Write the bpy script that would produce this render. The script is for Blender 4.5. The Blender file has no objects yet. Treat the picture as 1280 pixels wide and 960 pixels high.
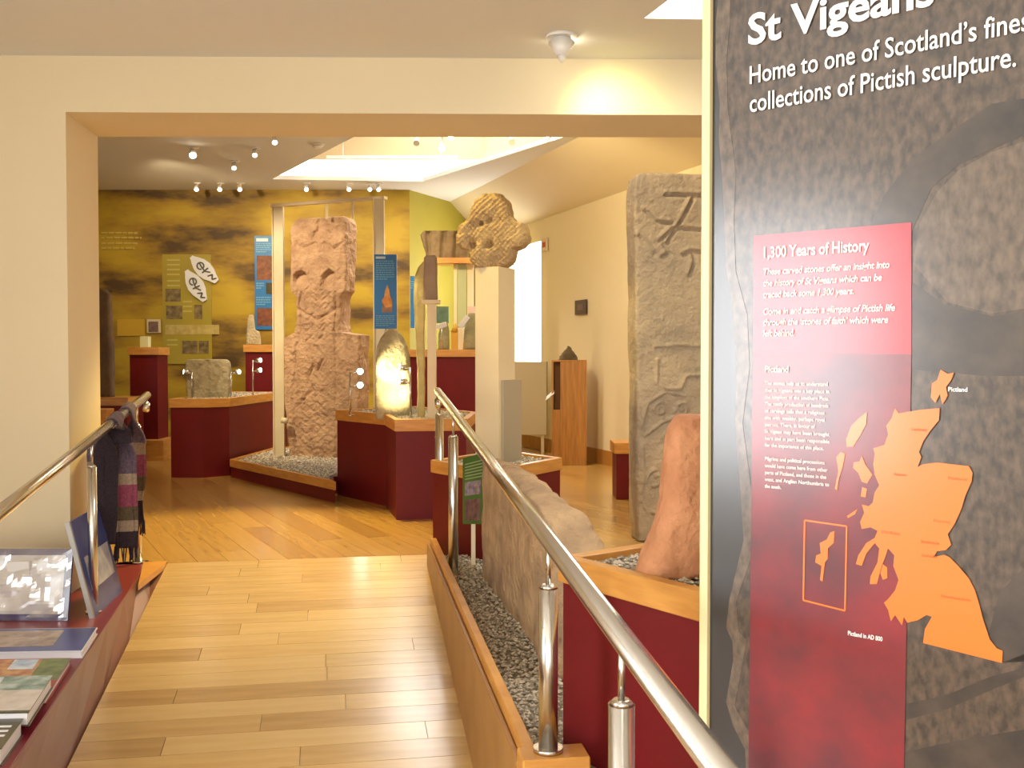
import bpy, bmesh, math, random
import numpy as np
from mathutils import Vector, Matrix, noise, geometry
random.seed(7)
SC = bpy.context.scene
COL = SC.collection
EYE = 1.2; PITCH = math.radians(1.48); F = 1280.0
# ---------------------------------------------------------------- camera, world, exposure
cd = bpy.data.cameras.new('camera'); cd.lens = 36; cd.sensor_width = 36; cd.clip_start = 0.02
cam = bpy.data.objects.new('camera', cd); COL.objects.link(cam)
cam.location = (0, 0, EYE); cam.rotation_euler = (math.pi/2 - PITCH, 0, 0)
SC.camera = cam
W = bpy.data.worlds.new('world'); SC.world = W; W.use_nodes = True
W.node_tree.nodes['Background'].inputs[0].default_value = (1.0, 0.97, 0.92, 1)
W.node_tree.nodes['Background'].inputs[1].default_value = 1.0
SC.view_settings.view_transform = 'Standard'; SC.view_settings.look = 'None'
SC.view_settings.gamma = 1; SC.view_settings.use_curve_mapping = False
SC.view_settings.exposure = 0.75
def light(kind, name, loc, power, color=(1, .85, .62), size=.1, target=None, angle=60, parent=None, blend=.6):
    d = bpy.data.lights.new(name, kind); d.energy = power; d.color = color
    if kind == 'AREA': d.shape = 'RECTANGLE'; d.size = size; d.size_y = size
    else: d.shadow_soft_size = size
    if kind == 'SPOT': d.spot_size = math.radians(angle); d.spot_blend = blend
    o = bpy.data.objects.new(name, d); COL.objects.link(o); o.location = loc
    if target is not None:
        o.rotation_euler = (Vector(target) - Vector(loc)).to_track_quat('-Z', 'Y').to_euler()
    if parent: o.parent = parent; o.matrix_parent_inverse = parent.matrix_world.inverted()
    return o
# added fill lamp behind the camera, tilted up to brighten the near ceiling
a = light('AREA', 'added_rear_uplight', (-.6, -2.0, .8), 60, (1, .97, .90), 2.4, (0, 3.0, 2.9))
# ---------------------------------------------------------------- placing helpers
SP, CP = math.sin(PITCH), math.cos(PITCH)
def ray(px, py):
    x, y = (px-640)/F, -(py-480)/F
    return Vector((x, CP + y*SP, -SP + y*CP))
def gp(px, py, z=0.0):
    d = ray(px, py); t = (z-EYE)/d.z
    return Vector((d.x*t, d.y*t, z))
def at(px, py, Y):
    d = ray(px, py); t = Y/d.y
    return Vector((d.x*t, Y, EYE + d.z*t))
# ---------------------------------------------------------------- materials
MATS = {}
def mat(name, c1, c2=None, rough=.6, metal=0, scale=8, detail=4, bump=0, bscale=None, stretch=(1,1,1), emit=0, spec=.5, coat=0, alpha=1, pos=(.35,.65), bdist=.02):
    if name in MATS: return MATS[name]
    m = bpy.data.materials.new(name); m.use_nodes = True
    nt = m.node_tree; N = nt.nodes; L = nt.links; b = N['Principled BSDF']
    b.inputs['Roughness'].default_value = rough; b.inputs['Metallic'].default_value = metal
    b.inputs['Specular IOR Level'].default_value = spec
    b.inputs['Coat Weight'].default_value = coat
    b.inputs['Base Color'].default_value = (*c1, 1)
    b.inputs['Alpha'].default_value = alpha
    tc = N.new('ShaderNodeTexCoord'); mp = N.new('ShaderNodeMapping'); mp.inputs['Scale'].default_value = stretch
    L.new(tc.outputs['Object'], mp.inputs[0])
    if c2 is not None:
        n = N.new('ShaderNodeTexNoise'); n.inputs['Scale'].default_value = scale; n.inputs['Detail'].default_value = detail
        r = N.new('ShaderNodeValToRGB'); r.color_ramp.elements[0].color = (*c1, 1); r.color_ramp.elements[1].color = (*c2, 1)
        r.color_ramp.elements[0].position = pos[0]; r.color_ramp.elements[1].position = pos[1]
        L.new(mp.outputs[0], n.inputs['Vector']); L.new(n.outputs[0], r.inputs[0]); L.new(r.outputs[0], b.inputs['Base Color'])
    if bump:
        n2 = N.new('ShaderNodeTexNoise'); n2.inputs['Scale'].default_value = bscale or scale*4; n2.inputs['Detail'].default_value = 6
        bp = N.new('ShaderNodeBump'); bp.inputs['Strength'].default_value = bump; bp.inputs['Distance'].default_value = bdist
        L.new(mp.outputs[0], n2.inputs['Vector']); L.new(n2.outputs[0], bp.inputs['Height']); L.new(bp.outputs[0], b.inputs['Normal'])
    if emit:
        b.inputs['Emission Color'].default_value = (*c1, 1); b.inputs['Emission Strength'].default_value = emit
    MATS[name] = m; return m
cream = mat('cream_paint', (.80,.685,.46), (.77,.655,.43), rough=.75, scale=.7)
ceilm = mat('ceiling_paint', (.78,.77,.71), (.75,.74,.68), rough=.8, scale=.6)
maroon = mat('maroon_laminate', (.165,.008,.010), (.140,.007,.009), rough=.5, scale=3, spec=.3)
brownlam = mat('shelf_riser_laminate', (.25,.115,.085), (.21,.095,.07), rough=.4, scale=3)
oak = mat('oak_rim', (.68,.33,.075), (.56,.25,.05), rough=.38, scale=6, stretch=(1,1,6))
oakd = mat('oak_veneer', (.47,.22,.045), (.35,.15,.03), rough=.4, scale=5, stretch=(6,6,.6))
steel = mat('brushed_steel', (.66,.64,.60), rough=.22, metal=1)
white = mat('white_plastic', (.85,.84,.8), rough=.35)
frame_m = mat('champagne_frame', (.70,.60,.38), (.65,.55,.34), rough=.4, scale=4)
mount_m = mat('cream_mount', (.80,.66,.42), (.76,.62,.39), rough=.5, scale=3)
sand = mat('red_sandstone', (.62,.40,.23), (.42,.25,.14), rough=.9, scale=7, detail=9, bump=1, bscale=24, bdist=.035, pos=(.32,.68))
sandy = mat('yellow_sandstone', (.56,.38,.17), (.42,.27,.13), rough=.9, scale=7, detail=8, bump=1, bscale=28, bdist=.03)
grey = mat('grey_sandstone', (.50,.39,.26), (.31,.25,.185), rough=.85, scale=2.6, detail=9, bump=.9, bscale=26, bdist=.02)
tan = mat('tan_sandstone', (.56,.38,.21), (.36,.24,.14), rough=.9, scale=6, detail=9, bump=1, bscale=22, bdist=.03)
orange_s = mat('orange_sandstone', (.66,.31,.15), (.48,.20,.09), rough=.85, scale=8, detail=9, bump=.9, bscale=26, bdist=.02)
pale_s = mat('pale_stone', (.50,.42,.26), (.36,.30,.18), rough=.9, scale=9, detail=8, bump=1, bscale=30, bdist=.025)
dark_s = mat('dark_stone', (.16,.12,.07), (.09,.07,.045), rough=.9, scale=6, detail=8, bump=.7, bscale=30, bdist=.01)
gravm = mat('gravel_chips', (.70,.62,.48), (.33,.28,.21), rough=.85, scale=45, detail=2, pos=(.4,.6))
gravb = mat('gravel_bedding', (.32,.28,.20), (.2,.17,.12), rough=.95, scale=60)
glow = mat('lamp_glow', (1,.93,.75), emit=30)
glow2 = mat('lamp_glow_small', (1,.95,.8), emit=8)
pane_m = mat('daylight_pane', (1,.99,.96), emit=5.5, rough=.2)
# ---------------------------------------------------------------- object helpers
def setp(o, label=None, cat=None, group=None, kind=None):
    if label: o['label'] = label
    if cat: o['category'] = cat
    if group: o['group'] = group
    if kind: o['kind'] = kind
    return o
def thing(name, label, cat, loc=(0,0,0), rz=0, group=None):
    o = bpy.data.objects.new(name, None); COL.objects.link(o); o.empty_display_size = .1
    o.location = loc; o.rotation_euler = (0,0,rz)
    return setp(o, label, cat, group)
def link(name, me, m, parent=None, loc=None, smooth=False):
    o = bpy.data.objects.new(name, me); COL.objects.link(o)
    if m is not None and not me.materials:
        for k in (m if isinstance(m, (list, tuple)) else [m]): me.materials.append(k)
    if parent: o.parent = parent
    if loc is not None: o.location = loc
    if smooth: me.polygons.foreach_set('use_smooth', [True]*len(me.polygons))
    return o
def mesh(vs, fs):
    me = bpy.data.meshes.new('m'); me.from_pydata([tuple(v) for v in vs], [], fs)
    bm = bmesh.new(); bm.from_mesh(me); bmesh.ops.recalc_face_normals(bm, faces=bm.faces); bm.to_mesh(me); bm.free()
    return me
def box_bm(bm, x0, x1, y0, y1, z0, z1, M=None):
    vs = [bm.verts.new(Vector(p) if M is None else M @ Vector(p)) for p in
          [(x0,y0,z0),(x1,y0,z0),(x1,y1,z0),(x0,y1,z0),(x0,y0,z1),(x1,y0,z1),(x1,y1,z1),(x0,y1,z1)]]
    for f in [(0,3,2,1),(4,5,6,7),(0,1,5,4),(1,2,6,5),(2,3,7,6),(3,0,4,7)]:
        bm.faces.new([vs[i] for i in f])
def fin(bm, bevel=0, seg=2):
    if bevel:
        bmesh.ops.bevel(bm, geom=list(bm.edges), offset=bevel, segments=seg, affect='EDGES', profile=.5)
    bmesh.ops.recalc_face_normals(bm, faces=bm.faces)
    me = bpy.data.meshes.new('m'); bm.to_mesh(me); bm.free(); return me
def box(name, x0, x1, y0, y1, z0, z1, m, parent=None, bevel=.003, M=None):
    bm = bmesh.new(); box_bm(bm, x0, x1, y0, y1, z0, z1, M)
    return link(name, fin(bm, bevel), m, parent)
def prism(name, poly, z0, z1, m, parent=None, bevel=0, ztop=None):
    n = len(poly); vs = [(p[0],p[1],z0) for p in poly] + [(p[0],p[1],z1 if ztop is None else ztop[i]) for i,p in enumerate(poly)]
    fs = [tuple(range(n))[::-1], tuple(range(n,2*n))] + [(i,(i+1)%n,n+(i+1)%n,n+i) for i in range(n)]
    me = mesh(vs, fs)
    if bevel:
        bm = bmesh.new(); bm.from_mesh(me); bmesh.ops.bevel(bm, geom=list(bm.edges), offset=bevel, segments=1, affect='EDGES'); bm.to_mesh(me); bm.free()
    return link(name, me, m, parent)
def cyl_bm(bm, p, q, r, r2=None, n=20, caps=True):
    p, q = Vector(p), Vector(q); r2 = r if r2 is None else r2
    R = (q-p).to_track_quat('Z','Y').to_matrix()
    A = []; B = []
    for i in range(n):
        a = 2*math.pi*i/n; d = R @ Vector((math.cos(a), math.sin(a), 0))
        A.append(bm.verts.new(p+d*r)); B.append(bm.verts.new(q+d*r2))
    for i in range(n): bm.faces.new((A[i],A[(i+1)%n],B[(i+1)%n],B[i]))
    if caps: bm.faces.new(A[::-1]); bm.faces.new(B)
def cyl(name, p, q, r, m, parent=None, r2=None, n=20):
    bm = bmesh.new(); cyl_bm(bm, p, q, r, r2, n); me = fin(bm)
    o = link(name, me, m, parent)
    for f in me.polygons:
        if len(f.vertices) == 4: f.use_smooth = True
    return o
def quad(name, pts, m, parent=None, thick=.004):
    """thin slab from four 3-D corners"""
    pts = [Vector(p) for p in pts]; n = (pts[1]-pts[0]).cross(pts[3]-pts[0]).normalized()*thick
    vs = pts + [p+n for p in pts]
    return link(name, mesh(vs, [(0,1,2,3),(7,6,5,4)]+[(i,(i+1)%4,4+(i+1)%4,4+i) for i in range(4)]), m, parent)
def struct(o): o['kind'] = 'structure'; return o
def text_mesh(body, size, bold=0.0, shear=0.0, align='LEFT', spacing=1.0, width=None, line=1.0):
    c = bpy.data.curves.new('t', 'FONT'); c.body = body; c.size = size; c.offset = bold; c.shear = shear; c.align_x = align
    c.space_character = spacing; c.space_line = line; c.resolution_u = 3; c.extrude = .0002
    o = bpy.data.objects.new('t', c); COL.objects.link(o)
    bpy.context.view_layer.update()
    me = bpy.data.meshes.new_from_object(o.evaluated_get(bpy.context.evaluated_depsgraph_get()))
    bpy.data.objects.remove(o); bpy.data.curves.remove(c)
    if width:
        xs = [v.co.x for v in me.vertices]; w = max(xs)-min(xs)
        for v in me.vertices: v.co.x *= width/w
    me.materials.clear()
    return me
def clip(poly, a, b, c):
    """keep a*x+b*y<=c"""
    out = []
    for i in range(len(poly)):
        p, q = poly[i], poly[(i+1)%len(poly)]
        dp, dq = a*p[0]+b*p[1]-c, a*q[0]+b*q[1]-c
        if dp <= 0: out.append(p)
        if dp*dq < 0:
            t = dp/(dp-dq); out.append((p[0]+t*(q[0]-p[0]), p[1]+t*(q[1]-p[1])))
    return out
def copy_tree(o, parent=None):
    c = o.copy(); COL.objects.link(c)
    if parent: c.parent = parent
    for ch in list(o.children): copy_tree(ch, c)
    return c

# ================================================================ SETTING
AR = math.radians(-10)                       # ramp heading
U = Vector((math.sin(AR), math.cos(AR), 0)); V = Vector((U.y, -U.x, 0))
R0 = Vector((-.51, 6.22, 0)); RW = 1.53; SL = .123; LOW = -.42
def rp(u, v, z=0): return R0 + U*u + V*v + Vector((0,0,z))
def rampz(u): return max(u*SL, LOW) if u < 0 else 0
# --- lower floor
lf = struct(prism('floor', [(-6,-3),(6,-3),(6,6),(-6,6)], LOW-.06, LOW-.005, mat('floor_base', (.35,.2,.08), rough=.5)))
# --- oak board materials: a few tones
TONES = [((.68,.46,.19),(.58,.36,.13)), ((.64,.42,.17),(.50,.31,.11)), ((.70,.48,.21),(.62,.41,.16)), ((.58,.36,.14),(.42,.25,.09)), ((.68,.46,.19),(.52,.33,.12))]
def boardmats(tag, st, k=(1,1,1)):
    return [mat(f'oak_board_{tag}_{i}', tuple(x*y for x,y in zip(a,k)), tuple(x*y for x,y in zip(b,k)), rough=.27, scale=2.2, detail=6, stretch=st, pos=(.3,.75), bump=.05, bscale=20, coat=0, bdist=.003) for i,(a,b) in enumerate(TONES)]
BR = boardmats('ramp', (1,9,1), (.97,.96,.93)); BG = boardmats('gallery', (1,11,1), (.90,.80,.55))
for m_ in BR+BG:
    b_ = m_.node_tree.nodes['Principled BSDF']; b_.inputs['Coat Weight'].default_value = .7; b_.inputs['Coat Roughness'].default_value = .2
# ramp slab
ul = LOW/SL
ramp = struct(link('floor', mesh([rp(0,-RW,-.012), rp(0,0,-.012), rp(ul,0,LOW-.012), rp(ul,-RW,LOW-.012),
      rp(0,-RW,LOW-.05), rp(0,0,LOW-.05), rp(ul,0,LOW-.05), rp(ul,-RW,LOW-.05)],
      [(0,1,2,3),(4,5,6,7),(0,1,5,4),(1,2,6,5),(2,3,7,6),(3,0,4,7)]), mat('floor_base', (0,0,0))))
def local_board(name, pts2, zf, ang, mats, parent, h=.012):
    """board from 2-D world points; own local frame with x along the board"""
    c = Vector((sum(p[0] for p in pts2)/len(pts2), sum(p[1] for p in pts2)/len(pts2)))
    ca, sa = math.cos(ang), math.sin(ang); seed = random.random()*40
    n = len(pts2); vs = []
    for dz in (-h, 0):
        for p in pts2:
            x, y = p[0]-c.x, p[1]-c.y
            vs.append((x*ca+y*sa, -x*sa+y*ca, zf(p)+dz-zf(c)))
    fs = [tuple(range(n))[::-1], tuple(range(n,2*n))] + [(i,(i+1)%n,n+(i+1)%n,n+i) for i in range(n)]
    me = mesh(vs, fs); o = link(name, me, random.choice(mats), parent)
    o.location = (c.x, c.y, zf(c)); o.rotation_euler = (0,0,ang); return o
# the grain lives in object space: each board has its own origin, so offset by random in-mesh is not needed
w = .142; u = -.004; row = 0
angV = math.atan2(V.y, V.x)
while u > -4.6:
    u1 = u - w + .003; v = -RW + .002; cuts = []
    x = -RW + random.uniform(.25, 1.1)
    while x < -.12: cuts.append(x); x += random.uniform(.75, 1.3)
    ed = [-RW+.002] + cuts + [-.002]
    for a_, b_ in zip(ed[:-1], ed[1:]):
        P = [rp(u,a_+.0012), rp(u,b_-.0012), rp(u1,b_-.0012), rp(u1,a_+.0012)]
        zf = lambda p: rampz((Vector((p[0],p[1],0))-R0).dot(U))
        local_board('floor_board', [(p.x,p.y) for p in P], zf, angV, BR, ramp)
    u -= w; row += 1
# gallery floor slab (raised) with the ramp cut out
def seam(X): return R0.y + (X-R0.x)*V.y/V.x
pl = [(-7,seam(-7)), (R0.x, R0.y), (rp(-3.4,0).x, rp(-3.4,0).y), (5, 2.9), (5,17), (-7,17)]
gf = struct(prism('floor', [pl[0], pl[1], (5,seam(5)), (5,17), (-7,17)], LOW-.05, -.013, mat('floor_base', (0,0,0))))
gf2 = struct(prism('floor', [(R0.x+.36, R0.y-.0), (.75, 3.35), (5, 3.35), (5,seam(5)), (R0.x+.36,seam(R0.x+.36))], LOW-.05, -.013, mat('floor_base', (0,0,0))))
GA = math.radians(-27); GU = Vector((math.sin(GA), math.cos(GA))); GV = Vector((GU.y, -GU.x))
gang = math.atan2(GU.y, GU.x); gw = .165; cnt = 0
def inview(P):
    for p in P:
        if p[1] > 3.2 and abs(p[0]/p[1]) < .52: return True
    return False
cands = []
for k in range(-34, 34):
    v0 = k*gw; t = -2 + random.uniform(-1.4, 0)
    while t < 17:
        t1 = t + random.uniform(1.5, 2.4)
        P = [tuple(GU*tt + GV*vv + Vector((0,6))) for tt, vv in ((t+.001,v0+.0015),(t+.001,v0+gw-.0015),(t1-.001,v0+gw-.0015),(t1-.001,v0+.0015))]
        t = t1
        # two regions: behind the seam line, or right of the bed
        a_, b_, c_ = V.y, -V.x, V.y*R0.x - V.x*R0.y
        Q = clip(P, a_, b_, c_-.002); Q = clip(Q, 0, 1, 12.9) if Q else Q
        if Q: Q = clip(Q, -1, 0, 4.6)
        if Q: Q = clip(Q, 1, .36, 1.2+.36*11.8)
        if len(Q) > 2 and inview(Q): cands.append((min(q[1] for q in Q), Q))
        Q2 = clip(P, -a_, -b_, -c_-.002)
        Q2 = clip(Q2, -1, 0, -.5) if Q2 else Q2
        if Q2: Q2 = clip(Q2, 0, -1, -4.3)
        if Q2: Q2 = clip(Q2, 1, 0, 3)
        if len(Q2) > 2 and inview(Q2): cands.append((min(q[1] for q in Q2), Q2))
cands.sort(key=lambda c: c[0])
for _, Q in cands[:290]:
    local_board('floor_board', Q, lambda p: 0, gang, BG, gf)
print('gallery boards', len(cands))
if len(cands) > 290:
    bm = bmesh.new()
    for _, Q in cands[290:]:
        A = [bm.verts.new((q[0],q[1],0)) for q in Q]; bm.faces.new(A)
    setp(link('floor_boards', fin(bm), BG[1], gf), kind='stuff')
# --- arch wall
WF = lambda X: 5.2 + .02*(X+2.26)
WD = .62
pc = at(82, 140, 5.2); HZ = pc.z; NC = at(0, 66, 5.15).z        # header underside, near ceiling
pb = gp(122, 171, HZ); XC = pc.x
jb = Vector((pb.x, pb.y))
GC = 3.4
wl = struct(prism('wall_left', [(-6,WF(-6)), (XC,5.2), (jb.x,jb.y), (-6,jb.y)], LOW, GC+.0, cream))
hd = struct(prism('wall_front', [(XC-.0,5.2), (5,WF(5)), (5,jb.y+.03), (jb.x,jb.y)], HZ, GC+.0, cream))
# near ceiling with rooflight opening
s0 = gp(805, 23, NC); s1 = gp(838, -2, NC)
dirs = (s1-s0).normalized()
sk = [(s0.x, s0.y), (s0.x+1.3, s0.y+.05), (s0.x+1.3-dirs.x*-1.5, s0.y-1.5), (s0.x+dirs.x*1.55, s0.y+dirs.y*1.55)]
oc = [(-6, 6), (5, 6), (5, -3), (-6, -3)]
vs = [(p[0],p[1],NC) for p in oc] + [(p[0],p[1],NC) for p in sk] + [(p[0],p[1],NC+.3) for p in sk] + [(p[0],p[1],NC+.33) for p in oc]
# outer ring clipped at the arch wall
for i in (0,1): vs[i] = (vs[i][0], WF(vs[i][0]), NC)
fs = [(0,1,5,4),(1,2,6,5),(2,3,7,6),(3,0,4,7)] + [(4,5,9,8),(5,6,10,9),(6,7,11,10),(7,4,8,11)]
struct(link('ceiling', mesh(vs, fs), ceilm))
r1 = struct(link('window_1', mesh([(p[0],p[1],NC+.28) for p in sk]+[(p[0],p[1],NC+.30) for p in sk], [(0,1,2,3),(7,6,5,4),(0,1,5,4),(1,2,6,5),(2,3,7,6),(3,0,4,7)]), pane_m))
# near room left wall with the window whose glare lies on the banner
struct(box('wall_left_shop', -3.55, -3.4, -3, 5.1, LOW, NC, cream, bevel=0))
wn = struct(box('window_2', -3.40, -3.37, -.15, 1.15, .55, 2.05, mat('shop_window_pane', (.95,.97,1), emit=11, rough=.2), bevel=0))
for a_ in ((-.2,-.15,.5,2.1),(1.15,1.2,.5,2.1),(-.2,1.2,.5,.55),(-.2,1.2,2.05,2.1),(.48,.52,.55,2.05)):
    box('window_frame', -3.4, -3.34, a_[0], a_[1], a_[2], a_[3], white, wn, bevel=0)
struct(box('wall_right_shop', 3.6, 3.75, -3, 5.1, LOW, NC, cream, bevel=0))
# --- gallery ceiling with opening
hFL = gp(340,224,GC); hFR = gp(529,227,GC); hNR = gp(722,166,GC); hNL = gp(462,161,GC)
hNR = hNR + (hNR-hFR)*.8; hNL = hNL + (hNL-hFL)*.8
hole = [hNL, hNR, hFR, hFL]; ocg = [(-7,jb.y-.5), (5.5,jb.y-.5), (5.5,17), (-7,17)]
vs = [(p[0],p[1],GC) for p in ocg] + [tuple(p) for p in hole] + [(p.x,p.y,GC+.05) for p in hole]
fs = [(0,1,5,4),(1,2,6,5),(2,3,7,6),(3,0,4,7),(4,5,9,8),(5,6,10,9),(6,7,11,10),(7,4,8,11)]
gcl = struct(link('ceiling', mesh(vs, fs), ceilm))
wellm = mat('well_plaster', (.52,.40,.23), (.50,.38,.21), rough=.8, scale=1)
# rooflight well above the opening: far clerestory strip, plaster above, glazed top
shR = at(603,200,13.2); gz = at(500,200,13.2).z; SY = 13.2; TOP = 4.7
struct(box('window_3', -4.4, shR.x, SY, SY+.04, GC+.06, gz, pane_m, bevel=0))
struct(box('wall_rooflight_back', -4.4, shR.x+.05, SY-.01, SY+.14, gz, TOP, wellm, bevel=0))
nr = (hNR.x+.45, hNR.y-.2)
struct(prism('wall_rooflight_right', [(shR.x,SY), (nr[0],nr[1]), (nr[0]+.1,nr[1]+.05), (shR.x+.1,SY+.1)], GC+.05, TOP, wellm))
struct(prism('wall_rooflight_left', [(-4.4,SY), (-1.6,7.1), (-1.7,7.1), (-4.5,SY)], GC+.05, TOP, wellm))
struct(box('wall_rooflight_front', -2.2, 2.9, 6.95, 7.05, GC+.05, TOP, wellm, bevel=0))
struct(box('window_4', -1.4, .25, 9.8, 13.0, TOP, TOP+.04, mat('roof_daylight_pane', (1,.98,.94), emit=5.5, rough=.2), bevel=0))
struct(link('ceiling', mesh([(-4.6,6.9,TOP+.05),(2.95,6.9,TOP+.05),(2.95,13.4,TOP+.05),(-4.6,13.4,TOP+.05)], [(0,1,2,3)]), cream))
# --- gallery walls
BY = 13.5
def mural_mat():
    m = bpy.data.materials.new('mustard_mural'); m.use_nodes = True; nt = m.node_tree; N = nt.nodes; L = nt.links; b = N['Principled BSDF']
    b.inputs['Roughness'].default_value = .6
    tc = N.new('ShaderNodeTexCoord'); mp = N.new('ShaderNodeMapping'); mp.inputs['Scale'].default_value = (.55,.55,1.5); mp.inputs['Location'].default_value = (3.1,0,.85)
    n = N.new('ShaderNodeTexNoise'); n.inputs['Scale'].default_value = 1.5; n.inputs['Detail'].default_value = 5; n.inputs['Roughness'].default_value = .55
    r = N.new('ShaderNodeValToRGB'); e = r.color_ramp.elements
    e[0].position = .36; e[0].color = (.075,.038,.008,1); e[1].position = .58; e[1].color = (.42,.29,.016,1)
    k = e.new(.47); k.color = (.30,.18,.012,1)
    L.new(tc.outputs['Object'], mp.inputs[0]); L.new(mp.outputs[0], n.inputs['Vector']); L.new(n.outputs[0], r.inputs[0]); L.new(r.outputs[0], b.inputs['Base Color'])
    return m
mural = mural_mat()
greenw = mat('olive_paint', (.33,.27,.025), (.28,.23,.02), rough=.7, scale=1.2)
cx = at(512, 300, BY).x
wb = struct(prism('wall_back', [(-7,BY),(cx,BY),(cx,BY+.15),(-7,BY+.15)], 0-.02, GC, mural))
RD = Vector((-.342,.94)); RPt = Vector((.875,11.9))
def rw(Y): return RPt.x + (Y-RPt.y)*RD.x/RD.y
farY = 15.6
struct(prism('wall_back_recess', [(cx,BY+.01),(rw(farY)+.1,farY),(rw(farY)+.1,farY+.15),(cx-.1,BY+.12)], -.02, GC, greenw))
# right wall built of pieces around the window
wy0, wy1 = 13.28, 14.42
wz0, wz1 = at(677,452,wy0).z, at(677,301,wy0).z
def rwall(y0, y1, z0, z1, nm='wall_right', m=cream, off=0, th=.2):
    n = Vector((RD.y,-RD.x))
    p, q = Vector((rw(y0),y0))+n*off, Vector((rw(y1),y1))+n*off
    return prism(nm, [p, q, q+n*th, p+n*th], z0, z1, m)
struct(rwall(5.6, wy0, -.02, GC)); struct(rwall(wy1, 16, -.02, GC)); struct(rwall(wy0, wy1, -.02, wz0)); struct(rwall(wy0, wy1, wz1, GC))
struct(rwall(wy0, wy1, wz0, wz1, 'window_5', pane_m, off=.03, th=.03))
# coombed ceiling strip
n2 = Vector((RD.y,-RD.x)); vs = []
for y in (5.8, 16.2):
    p = Vector((rw(y),y)); q = p - n2*.75
    vs += [(p.x,p.y,2.98),(q.x,q.y,GC+.0),(p.x,p.y,GC+.0)]
struct(link('ceiling', mesh(vs, [(0,1,4,3),(0,1,2),(3,4,5),(1,2,5,4),(2,0,3,5)]), cream))
bb = struct(rwall(5.8, 13.9, 0, .165, 'baseboard_right', oakd, off=-.02, th=.02))
struct(box('wall_gallery_left', -7.1, -7, jb.y, BY, 0, GC, cream, bevel=0))
struct(box('baseboard_back', -7, cx, BY-.02, BY-.001, 0, .15, oakd, bevel=.002))

# ================================================================ STONES
def stone(name, rows, thick, m, parent=None, loc=(0,0,0), rz=0, tilt=(0,0), nx=24, nz=40, amp=.01, fs=6, corner=.25, carve=None, seed=0, rsub=5):
    """upright slab lofted from outline rows (z, xl, xr[, thickness scale]); front face looks to local -y"""
    zs = [r[0] for r in rows]; z0, z1 = zs[0], zs[-1]
    samp = sorted(set([z0 + (z1-z0)*i/nz for i in range(nz+1)] + zs))
    def interp(z, k):
        for i in range(len(rows)-1):
            a_, b_ = rows[i], rows[i+1]
            if a_[0] <= z <= b_[0]:
                t = 0 if b_[0]-a_[0] < 1e-9 else (z-a_[0])/(b_[0]-a_[0])
                va = a_[k] if len(a_) > k else 1; vb = b_[k] if len(b_) > k else 1
                return va + (vb-va)*t
        return rows[-1][k] if len(rows[-1]) > k else 1
    loops = []
    ny = max(3, int(nx*.35))
    for z in samp:
        xl, xr = interp(z,1), interp(z,2); t = thick*interp(z,3); r = min(corner*t, (xr-xl)*.3)
        L_ = []
        for i in range(nx+1):
            f = i/nx; x = xl + (xr-xl)*f; e = min(x-xl, xr-x)
            yy = -t/2 + (r - math.sqrt(max(0, r*r-(r-e)**2)) if e < r else 0)
            L_.append((x, yy, z, 1))
        for i in range(1, ny):
            f = i/ny; L_.append((xr, (-t/2+r) + (t-2*r)*f, z, 0))
        for i in range(nx+1):
            f = i/nx; x = xr - (xr-xl)*f; e = min(x-xl, xr-x)
            yy = t/2 - (r - math.sqrt(max(0, r*r-(r-e)**2)) if e < r else 0)
            L_.append((x, yy, z, 0))
        for i in range(1, ny):
            f = 1-i/ny; L_.append((xl, (-t/2+r) + (t-2*r)*f, z, 0))
        loops.append(L_)
    # top cap loops
    cxm = (interp(z1,1)+interp(z1,2))/2; tt = thick*interp(z1,3)
    for k, (s, dz) in enumerate([(.93,.010),(.7,.014),(.35,.016)]):
        loops.append([(cxm+(p[0]-cxm)*s, p[1]*s, z1+dz*min(1,thick*5), 0) for p in loops[len(samp)-1]])
    vs = np.array([p for L_ in loops for p in L_]); n = len(loops[0])
    if carve is not None:
        fm = vs[:,3] > .5
        d = carve(vs[fm][:,0], vs[fm][:,2]); tmp = vs[fm]; tmp[:,1] += d; vs[fm] = tmp
    out = []
    for p in vs:
        q = Vector(p[:3]); s = Vector((seed*3.1, seed*1.7, seed))
        nv = noise.noise_vector(q*fs+s)*amp + noise.noise_vector(q*fs*3.3+s)*amp*.4
        nv.z *= .3 if q.z > z0+1e-4 else 0
        out.append(q+nv)
    c1 = Vector((cxm, 0, z1+.017*min(1,thick*5))); out.append(c1); ci = len(out)-1
    fcs = []
    for j in range(len(loops)-1):
        for i in range(n):
            fcs.append((j*n+i, j*n+(i+1)%n, (j+1)*n+(i+1)%n, (j+1)*n+i))
    j = len(loops)-1
    for i in range(n): fcs.append((j*n+i, j*n+(i+1)%n, ci))
    fcs.append(tuple(range(n))[::-1])
    o = link(name, mesh(out, fcs), m, parent, loc, smooth=True)
    o.rotation_euler = (tilt[0], tilt[1], rz); return o
def polydist(x, z, lines):
    d = np.full(x.shape, 9.0)
    for L_ in lines:
        for (ax,az),(bx,bz) in zip(L_[:-1], L_[1:]):
            vx, vz = bx-ax, bz-az; l2 = vx*vx+vz*vz+1e-12
            t = np.clip(((x-ax)*vx+(z-az)*vz)/l2, 0, 1)
            d = np.minimum(d, np.hypot(x-ax-t*vx, z-az-t*vz))
    return d
def circ(cx_, cz_, r, a0=0, a1=360, n=22, r1=None):
    r1 = r if r1 is None else r1
    return [(cx_+(r+(r1-r)*i/n)*math.cos(math.radians(a0+(a1-a0)*i/n)), cz_+(r+(r1-r)*i/n)*math.sin(math.radians(a0+(a1-a0)*i/n))) for i in range(n+1)]
def groove(lines, w_, depth):
    return lambda x, z: depth*np.exp(-(polydist(x, z, lines)/w_)**2)
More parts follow.
